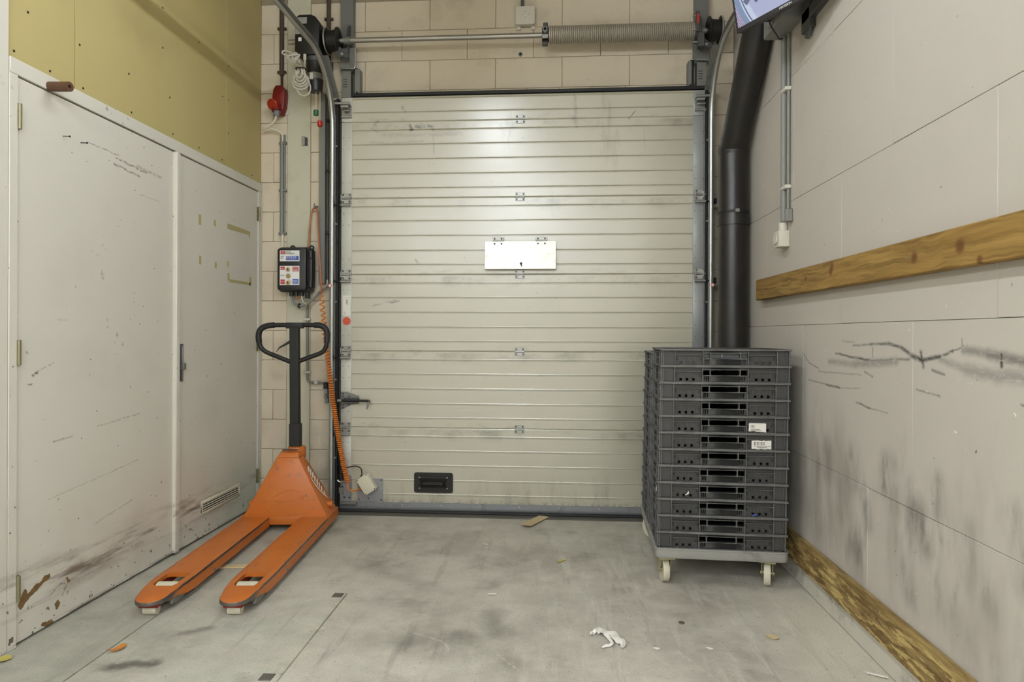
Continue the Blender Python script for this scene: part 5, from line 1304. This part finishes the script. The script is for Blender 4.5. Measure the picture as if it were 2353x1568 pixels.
# one crate, then copies
def crate_parts(parent):
    x2, y2, h = CL / 2, CD / 2, CP
    k = CL / .6
    def b(mb, *a): return mb.box(*a)
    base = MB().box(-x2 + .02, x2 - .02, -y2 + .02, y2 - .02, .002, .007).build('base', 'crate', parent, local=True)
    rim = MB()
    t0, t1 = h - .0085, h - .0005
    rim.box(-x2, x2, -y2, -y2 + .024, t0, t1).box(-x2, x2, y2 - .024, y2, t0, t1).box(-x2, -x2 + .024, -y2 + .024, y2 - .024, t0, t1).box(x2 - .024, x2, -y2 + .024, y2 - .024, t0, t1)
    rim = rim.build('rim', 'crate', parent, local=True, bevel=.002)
    ls_ = MB()
    yo, yi = -y2 + .022, -y2 + .0255          # recessed wall
    yr = -y2 + .003                           # rib front
    zt = t0
    for sx in (-1, 1):
        def X(a, c): return tuple(sorted((sx * a * k, sx * c * k)))
        a0, a1 = X(.234, .288); ls_.box(a0, a1, yo - .004, yi, .004, zt)                      # corner field
        a0, a1 = X(.104, .234); ls_.box(a0, a1, yo, yi, .019, zt)                             # pocket, upper part
        hs = [.144, .174, .2035]; ed = [.104] + [q for hh in hs for q in (hh - .0058, hh + .0058)] + [.234]
        for i in range(0, len(ed), 2):
            a0, a1 = X(ed[i], ed[i + 1]); ls_.box(a0, a1, yo, yi, .004, .019)                 # three little square holes
        for hh in hs:
            a0, a1 = X(hh - .0085, hh + .0085); ls_.box(a0, a1, yo - .006, yo + .001, .019, .0215)
            a0, a1 = X(hh - .0085, hh - .0062); ls_.box(a0, a1, yo - .005, yo + .001, .006, .021)
            a0, a1 = X(hh + .0062, hh + .0085); ls_.box(a0, a1, yo - .005, yo + .001, .006, .021)
            a0, a1 = X(hh - .006, hh + .006); ls_.box(a0, a1, yr + .006, yo, .0015, .006)      # tab on the lower flange
        for hh in (.129, .144, .159, .174, .189, .2035, .218):
            a0, a1 = X(hh - .0013, hh + .0013); ls_.box(a0, a1, yo - .003, yo + .001, .022, .046)
        a0, a1 = X(.104, .234); ls_.box(a0, a1, yr + .003, yo, .0475, .0495)                   # pocket ledge
        for hh in (.115, .223):
            a0, a1 = X(hh - .001, hh + .001); ls_.box(a0, a1, yr + .007, yo, .024, .036)
        a0, a1 = X(.108, .120); ls_.box(a0, a1, yo - .008, yo, .028, .030)
        for hh in (.104, .234):
            a0, a1 = X(hh - .0015, hh + .0015); ls_.box(a0, a1, yr, yi, .0, zt)                # upright ribs
        a0, a1 = X(.286, .2895); ls_.box(a0, a1, yr, yi + .004, .0, zt)
        # handle field
        a0, a1 = X(.066, .0705); ls_.box(a0, a1, yr + .004, yi, .030, .062)
        a0, a1 = X(.0, .104); ls_.box(a0, a1, yo - .006, yi, .0565, zt)
        a0, a1 = X(.0, .104); ls_.box(a0, a1, yr + .003, yi, .0565, .0585)
        a0, a1 = X(.0, .104); ls_.box(a0, a1, yr + .003, yi, .0295, .0320)
        a0, a1 = X(.0, .0705); ls_.box(a0, a1, yo - .006, yi, .003, .030)
        ed = [.0705, .0725, .0775, .0805, .0855, .0885, .0935, .104]
        for i in range(0, 8, 2):
            a0, a1 = X(ed[i], ed[i + 1]); ls_.box(a0, a1, yo - .006, yi, .003, .030)
        a0, a1 = X(.0625, .066); ls_.box(a0, a1, yr + .004, yi, .0535, .0565); ls_.box(a0, a1, yr + .004, yi, .032, .035)
        # slanted web beside the corner post
        p_ = [(sx * .288 * k, yr + .004), (sx * .276 * k, yo - .004), (sx * .288 * k, yo - .004)]
        ls_.prism([(.0, .004), (.010, .004), (.016, zt), (.0, zt)] if sx < 0 else [(.0, .004), (-.010, .004), (-.016, zt), (.0, zt)], (sx * .288 * k, yr + .012, 0), (1, 0, 0), V, (0, .004, 0))
    ls_.box(-x2 + .004, x2 - .004, yr - .001, yi, -.0005, .0025)                               # lower flange
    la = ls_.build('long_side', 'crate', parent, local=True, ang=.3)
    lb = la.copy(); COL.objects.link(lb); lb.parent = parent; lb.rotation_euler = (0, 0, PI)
    ss = MB()
    xo, xi = -x2 + .020, -x2 + .0235; xr = -x2 + .003
    ss.box(xo, xi, -y2 + .02, -.075, .004, zt).box(xo, xi, .075, y2 - .02, .004, zt).box(xo, xi, -.075, .075, .004, .030).box(xo, xi, -.075, .075, .058, zt)
    for q in (-.165, -.080, .080, .165): ss.box(xr, xi, q - .0015, q + .0015, 0, zt)
    ss.box(xr, xi, -y2 + .017, -y2 + .0205, 0, zt).box(xr, xi, y2 - .0205, y2 - .017, 0, zt)
    ss.box(xr + .003, xi, -.080, .080, .029, .0315).box(xr + .003, xi, -.080, .080, .0565, .0585)
    ss.box(xr - .001, xi, -y2 + .004, y2 - .004, -.0005, .0025)
    # curved hand-hold outline on the outer bays
    for s_ in (-1, 1):
        ss.tube(smooth_path([(xr + .006, s_ * .172, .060), (xr + .004, s_ * .150, .060), (xr + .004, s_ * .135, .050), (xr + .005, s_ * .125, .034), (xr + .006, s_ * .100, .030)], 4), .002, 5)
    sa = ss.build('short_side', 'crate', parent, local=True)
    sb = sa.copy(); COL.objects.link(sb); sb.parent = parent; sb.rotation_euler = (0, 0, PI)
    return [base, rim, la, lb, sa, sb]
ORD = ['topmost', 'second from top', 'third from top', 'fourth from top', 'fifth from top', 'sixth from top', 'sixth from bottom', 'fifth from bottom', 'fourth from bottom', 'third from bottom', 'second from bottom', 'bottom']
proto = None
crates = {}
for stack, (yl_, pitch, nm) in enumerate(((-.193, CP, 'front'), (.189, .0735, 'rear'))):
    for i in range(12):                                    # i = 0 is the bottom crate
        sq = pitch / CP
        ox = .0013 * i + random.uniform(-.0018, .0018) + (.0 if stack == 0 else -.004)
        wp = DM @ Vector((ox, yl_ + random.uniform(-.002, .002), .1745 + i * pitch))
        lab = ('dark grey plastic crate, %s of the %s stack on the dolly' % (ORD[11 - i], nm))
        if stack == 0 and i == 7: lab = 'dark grey crate with a small square white label, fifth from top of the front stack'
        if stack == 0 and i == 6: lab = 'dark grey crate with a wide barcode label, sixth from top of the front stack'
        t = thing('plastic_crate', wp, lab, 'crate', 'crates stacked on the dolly', rz=DRZ + random.uniform(-.003, .003))
        t.scale = (1, 1, sq)
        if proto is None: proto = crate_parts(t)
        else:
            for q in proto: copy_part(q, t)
        crates[stack, i] = t
def cloc(t, mb, name, mt, bevel=0, parent=None): return mb.build(name, mt, parent or t, local=True, bevel=bevel)
yf = -CD / 2 + .010
# stickers
t = crates[0, 7]
s1 = cloc(t, MB().prism([(.110, .007), (.135, .010), (.145, .006), (.172, .006), (.186, .004), (.186, .043), (.182, .0455), (.116, .0455), (.110, .043)], (0, yf, 0), U, V, (0, .001, 0)), 'paper_label', 'sticker')
bars = MB()
for i, w_ in enumerate((.001, .0006, .0016, .0008, .0012, .0006)): bars.box(.119 + i * .0034, .119 + i * .0034 + w_, yf - .0006, yf, .024, .037)
for z in (.0185, .0150, .0115): bars.box(.120, .120 + random.uniform(.035, .05), yf - .0006, yf, z, z + .0013)
cloc(t, bars, 'barcode', 'ink', parent=s1)
t = crates[0, 6]
s2 = cloc(t, MB().prism([(.124, .006), (.15, .004), (.21, .005), (.210, .044), (.194, .044), (.190, .042), (.176, .045), (.168, .042), (.152, .045), (.124, .043)], (0, yf, 0), U, V, (0, .001, 0)), 'paper_label', 'sticker')
bars = MB()
for i, w_ in enumerate((.003, .0012, .0022, .0014, .0012, .0030, .0024, .0014)): bars.box(.136 + i * .0062, .136 + i * .0062 + w_, yf - .0006, yf, .022, .036)
bars.box(.136, .184, yf - .0006, yf, .036, .0368)
for z, x0, x1 in ((.0170, .133, .204), (.0130, .148, .190), (.0095, .150, .188)):
    x = x0
    while x < x1:
        w_ = random.uniform(.004, .009); bars.box(x, min(x + w_, x1), yf - .0006, yf, z, z + .0018); x += w_ + .0018
cloc(t, bars, 'barcode', 'ink', parent=s2)
cloc(crates[0, 2], MB().prism([(-.012, -.002), (-.006, .004), (.012, .002), (.012, -.003), (.0, -.001)], (.142, yf - .002, .010), U, V, (0, .001, 0)), 'blue_scrap', 'inkblue')
cloc(crates[0, 3], MB().prism([(-.014, .0), (-.004, .006), (.002, .016), (.006, .017), (.005, .006), (-.008, .0)], (-.152, yf - .002, .016), U, V, (0, .001, 0)), 'paper_scrap', 'paper')
cloc(crates[0, 3], MB().prism([(-.012, .0), (.010, .002), (.006, .014), (-.002, .018), (-.012, .026)], (-CL / 2 + .001, -.12, .018), (0, 1, 0), V, (.001, 0, 0)), 'paper_scrap', 'paper')
# closed hand-hold insert of the topmost crate
ti = cloc(crates[0, 11], MB().box(-.098, .098, -CD / 2 + .026, -CD / 2 + .030, .030, .060), 'handle_insert', 'greyc')
ti.data.materials.clear(); ti.data.materials.append(plain('slate_plastic', srgb(78, 80, 86), .4, 0, var=.1))
cloc(crates[0, 11], MB().box(-.062, -.018, -CD / 2 + .022, -CD / 2 + .026, .033, .050).box(-.096, -.074, -CD / 2 + .022, -CD / 2 + .026, .036, .052), 'latch_slide', 'dkgrey', .001, ti)
cloc(crates[0, 11], MB().box(-.092, -.080, -CD / 2 + .020, -CD / 2 + .023, .052, .056).box(-.016, -.011, -CD / 2 + .020, -CD / 2 + .024, .038, .054), 'latch_spring', 'inkgrey', .0005, ti)

# ------------------------------------------------------------------ litter on the floor
def litter(name, poly, z, thick, mt, label, cat, curl=0, group=None):
    """a thin ragged piece lying on the floor, slightly curled"""
    n = len(poly); cx = sum(p[0] for p in poly) / n; cy = sum(p[1] for p in poly) / n
    R_ = max(math.hypot(x - cx, y - cy) for x, y in poly)
    mb = MB(); vs = []
    rings = (1.0, .5)
    for k_ in rings:
        for (x, y) in poly:
            dx, dy = x - cx, y - cy
            vs.append((cx + dx * k_, cy + dy * k_, z + curl * (k_ * math.hypot(dx, dy) / R_) ** 2 * (1 + .5 * math.sin(5 * dx / R_ + 3 * dy / R_))))
    vs.append((cx, cy, z))
    fs = [(i, (i + 1) % n, n + (i + 1) % n, n + i) for i in range(n)] + [(n + i, n + (i + 1) % n, 2 * n) for i in range(n)]
    N = len(vs)
    vs2 = [(x, y, zz + thick) for x, y, zz in vs]
    mb.add(vs + vs2, [tuple(reversed(f_)) for f_ in fs] + [tuple(i + N for i in f_) for f_ in fs] + [(i, (i + 1) % n, (i + 1) % n + N, i + N) for i in range(n)])
    o = mb.build(name, mt); return tag(o, label, cat, group)
litter('cardboard_strip', [(-.205, 3.80), (-.165, 3.775), (-.135, 3.79), (-.055, 3.955), (-.032, 3.985), (-.060, 4.0), (-.095, 4.005), (-.13, 3.955)], .004, .003, 'card', 'flat strip of brown cardboard on the floor before the door', 'cardboard', .008)
litter('wood_strip', [(-1.64, 3.005), (-1.47, 3.03), (-1.40, 3.045), (-1.40, 3.085), (-1.47, 3.075), (-1.62, 3.045)], .002, .006, 'card', 'pale thin strip lying between the pallet truck forks', 'wood strip')
litter('dry_leaf', [(-1.597, 2.19), (-1.588, 2.20), (-1.575, 2.235), (-1.562, 2.245), (-1.553, 2.228), (-1.556, 2.205), (-1.575, 2.19), (-1.592, 2.18)], .004, .001, 'oleaf', 'curled orange brown leaf on the floor left of the forks', 'leaf', .012)
litter('dry_leaf', [(-1.948, 2.10), (-1.935, 2.135), (-1.91, 2.14), (-1.895, 2.12), (-1.90, 2.095), (-1.925, 2.085)], .003, .001, 'yleaf', 'pale yellow leaf by the left edge under the cupboard post', 'leaf', .006)
litter('yellow_scrap', [(.005, 3.215), (.03, 3.215), (.045, 3.24), (.065, 3.25), (.05, 3.255), (.028, 3.25), (.018, 3.23)], .002, .001, 'yleaf', 'small yellow scrap in the middle of the floor', 'scrap', .006)
litter('paper_scrap', [(.80, 2.495), (.825, 2.50), (.85, 2.485), (.845, 2.465), (.825, 2.465), (.812, 2.475)], .002, .001, 'card', 'small cream paper scrap on the floor near the right baseboard', 'scrap', .006)
litter('paper_scrap', [(-.39, 3.455), (-.365, 3.45), (-.355, 3.462), (-.375, 3.47)], .002, .001, 'paper', 'tiny white paper scrap left of the middle near the door', 'scrap', .004)
litter('paper_scrap', [(-.295, 2.79), (-.255, 2.795), (-.25, 2.81), (-.29, 2.805)], .002, .001, 'paper', 'thin white scrap on the floor in front of the pit cover corner', 'scrap', .003)
litter('paper_strip', [(1.05, 2.245), (1.10, 2.232), (1.118, 2.222), (1.11, 2.205), (1.055, 2.235)], .002, .001, 'paper', 'white paper strip lying against the right plinth', 'scrap', .006)
litter('paper_scrap', [(.36, 2.36), (.372, 2.368), (.388, 2.362), (.375, 2.352)], .002, .002, 'paper', 'small white crumb right of the torn plastic film', 'scrap', .003)
litter('paper_scrap', [(.555, 2.385), (.572, 2.38), (.578, 2.368), (.565, 2.37)], .002, .002, 'paper', 'small white crumb below the dark floor stud', 'scrap', .003)
stud = MB().cyl((.507, 2.585, -.002), (.507, 2.585, .003), .012, 16).build('floor_stud', 'sill')
tag(stud, 'small dark round stud set in the floor', 'stud')
# torn plastic film: a twisted ribbon
pf = thing('plastic_film', (.2, 2.43, .0), 'torn strip of white plastic film on the floor', 'plastic film')
def ribbon(path, wds, name):
    pth = [Vector(p) for p in path]; mb = MB(); vs = []
    for i, p in enumerate(pth):
        t = (pth[min(i + 1, len(pth) - 1)] - pth[max(i - 1, 0)]).normalized()
        q = Vector((-t.y, t.x, .25 * math.sin(i * 1.3))).normalized() * wds[i] / 2
        vs += [p - q, p + Vector((0, 0, .006 + .003 * math.sin(i * 2))), p + q]
    n = len(pth); fs = []
    for i in range(n - 1):
        fs += [(3 * i, 3 * i + 1, 3 * i + 4, 3 * i + 3), (3 * i + 1, 3 * i + 2, 3 * i + 5, 3 * i + 4)]
    N = len(vs); vs2 = [v_ - Vector((0, 0, .001)) for v_ in vs]
    mb.add(vs + vs2, fs + [tuple(j + N for j in reversed(f_)) for f_ in fs], True)
    return mb.build(name, 'paper', pf)
ribbon(smooth_path([(.145, 2.445, .006), (.150, 2.468, .008), (.172, 2.475, .010), (.200, 2.458, .012), (.225, 2.43, .012), (.245, 2.40, .010), (.253, 2.375, .008), (.247, 2.352, .006)], 3), [.010 + .038 * math.sin(PI * min(1, i / 20)) for i in range(22)], 'film_strip')
ribbon(smooth_path([(.205, 2.44, .010), (.213, 2.40, .008), (.215, 2.38, .008), (.20, 2.366, .006), (.175, 2.352, .005)], 3), [.02, .02, .018, .016, .015, .014, .013, .013, .012, .011, .010, .009, .008], 'film_strip')

# ------------------------------------------------------------------ lamps: bay tube above the frame, added fill lamps behind the viewer
ROWN = ['first', 'second', 'third']; COLN = ['left', 'middle', 'right']
for i, (x, y, z, nt_) in enumerate(LAMPS):
    lab = 'single tube luminaire hung over the bay in front of the door' if i == 0 else 'added twin tube fill luminaire, %s of the %s row behind the viewer' % (COLN[(i - 1) % 3], ROWN[(i - 1) // 3])
    t = thing('tube_luminaire', (x, y, z), lab, 'lamp', 'tube luminaires')
    hw = .035 if nt_ == 1 else .085
    MB().box(x - hw, x + hw, y - .62, y + .62, z + .030, z + .085).build('housing', 'lampbody', t, bevel=.004)
    for q in range(nt_):
        xt = x + (q - (nt_ - 1) / 2) * .11
        for dy in (-.595, .595): MB().box(xt - .014, xt + .014, y + dy - .012, y + dy + .012, z - .012, z + .032).build('tube_holder', 'lampbody', t)
        MB().cyl((xt, y - .583, z), (xt, y + .583, z), .014, 12).build('tube', 'tube' if nt_ == 1 else 'tube_fill', t)
    for dy in (-.45, .45): MB().cyl((x, y + dy, z + .08), (x, y + dy, ZC), .003, 6).build('hanger', 'galv', t)
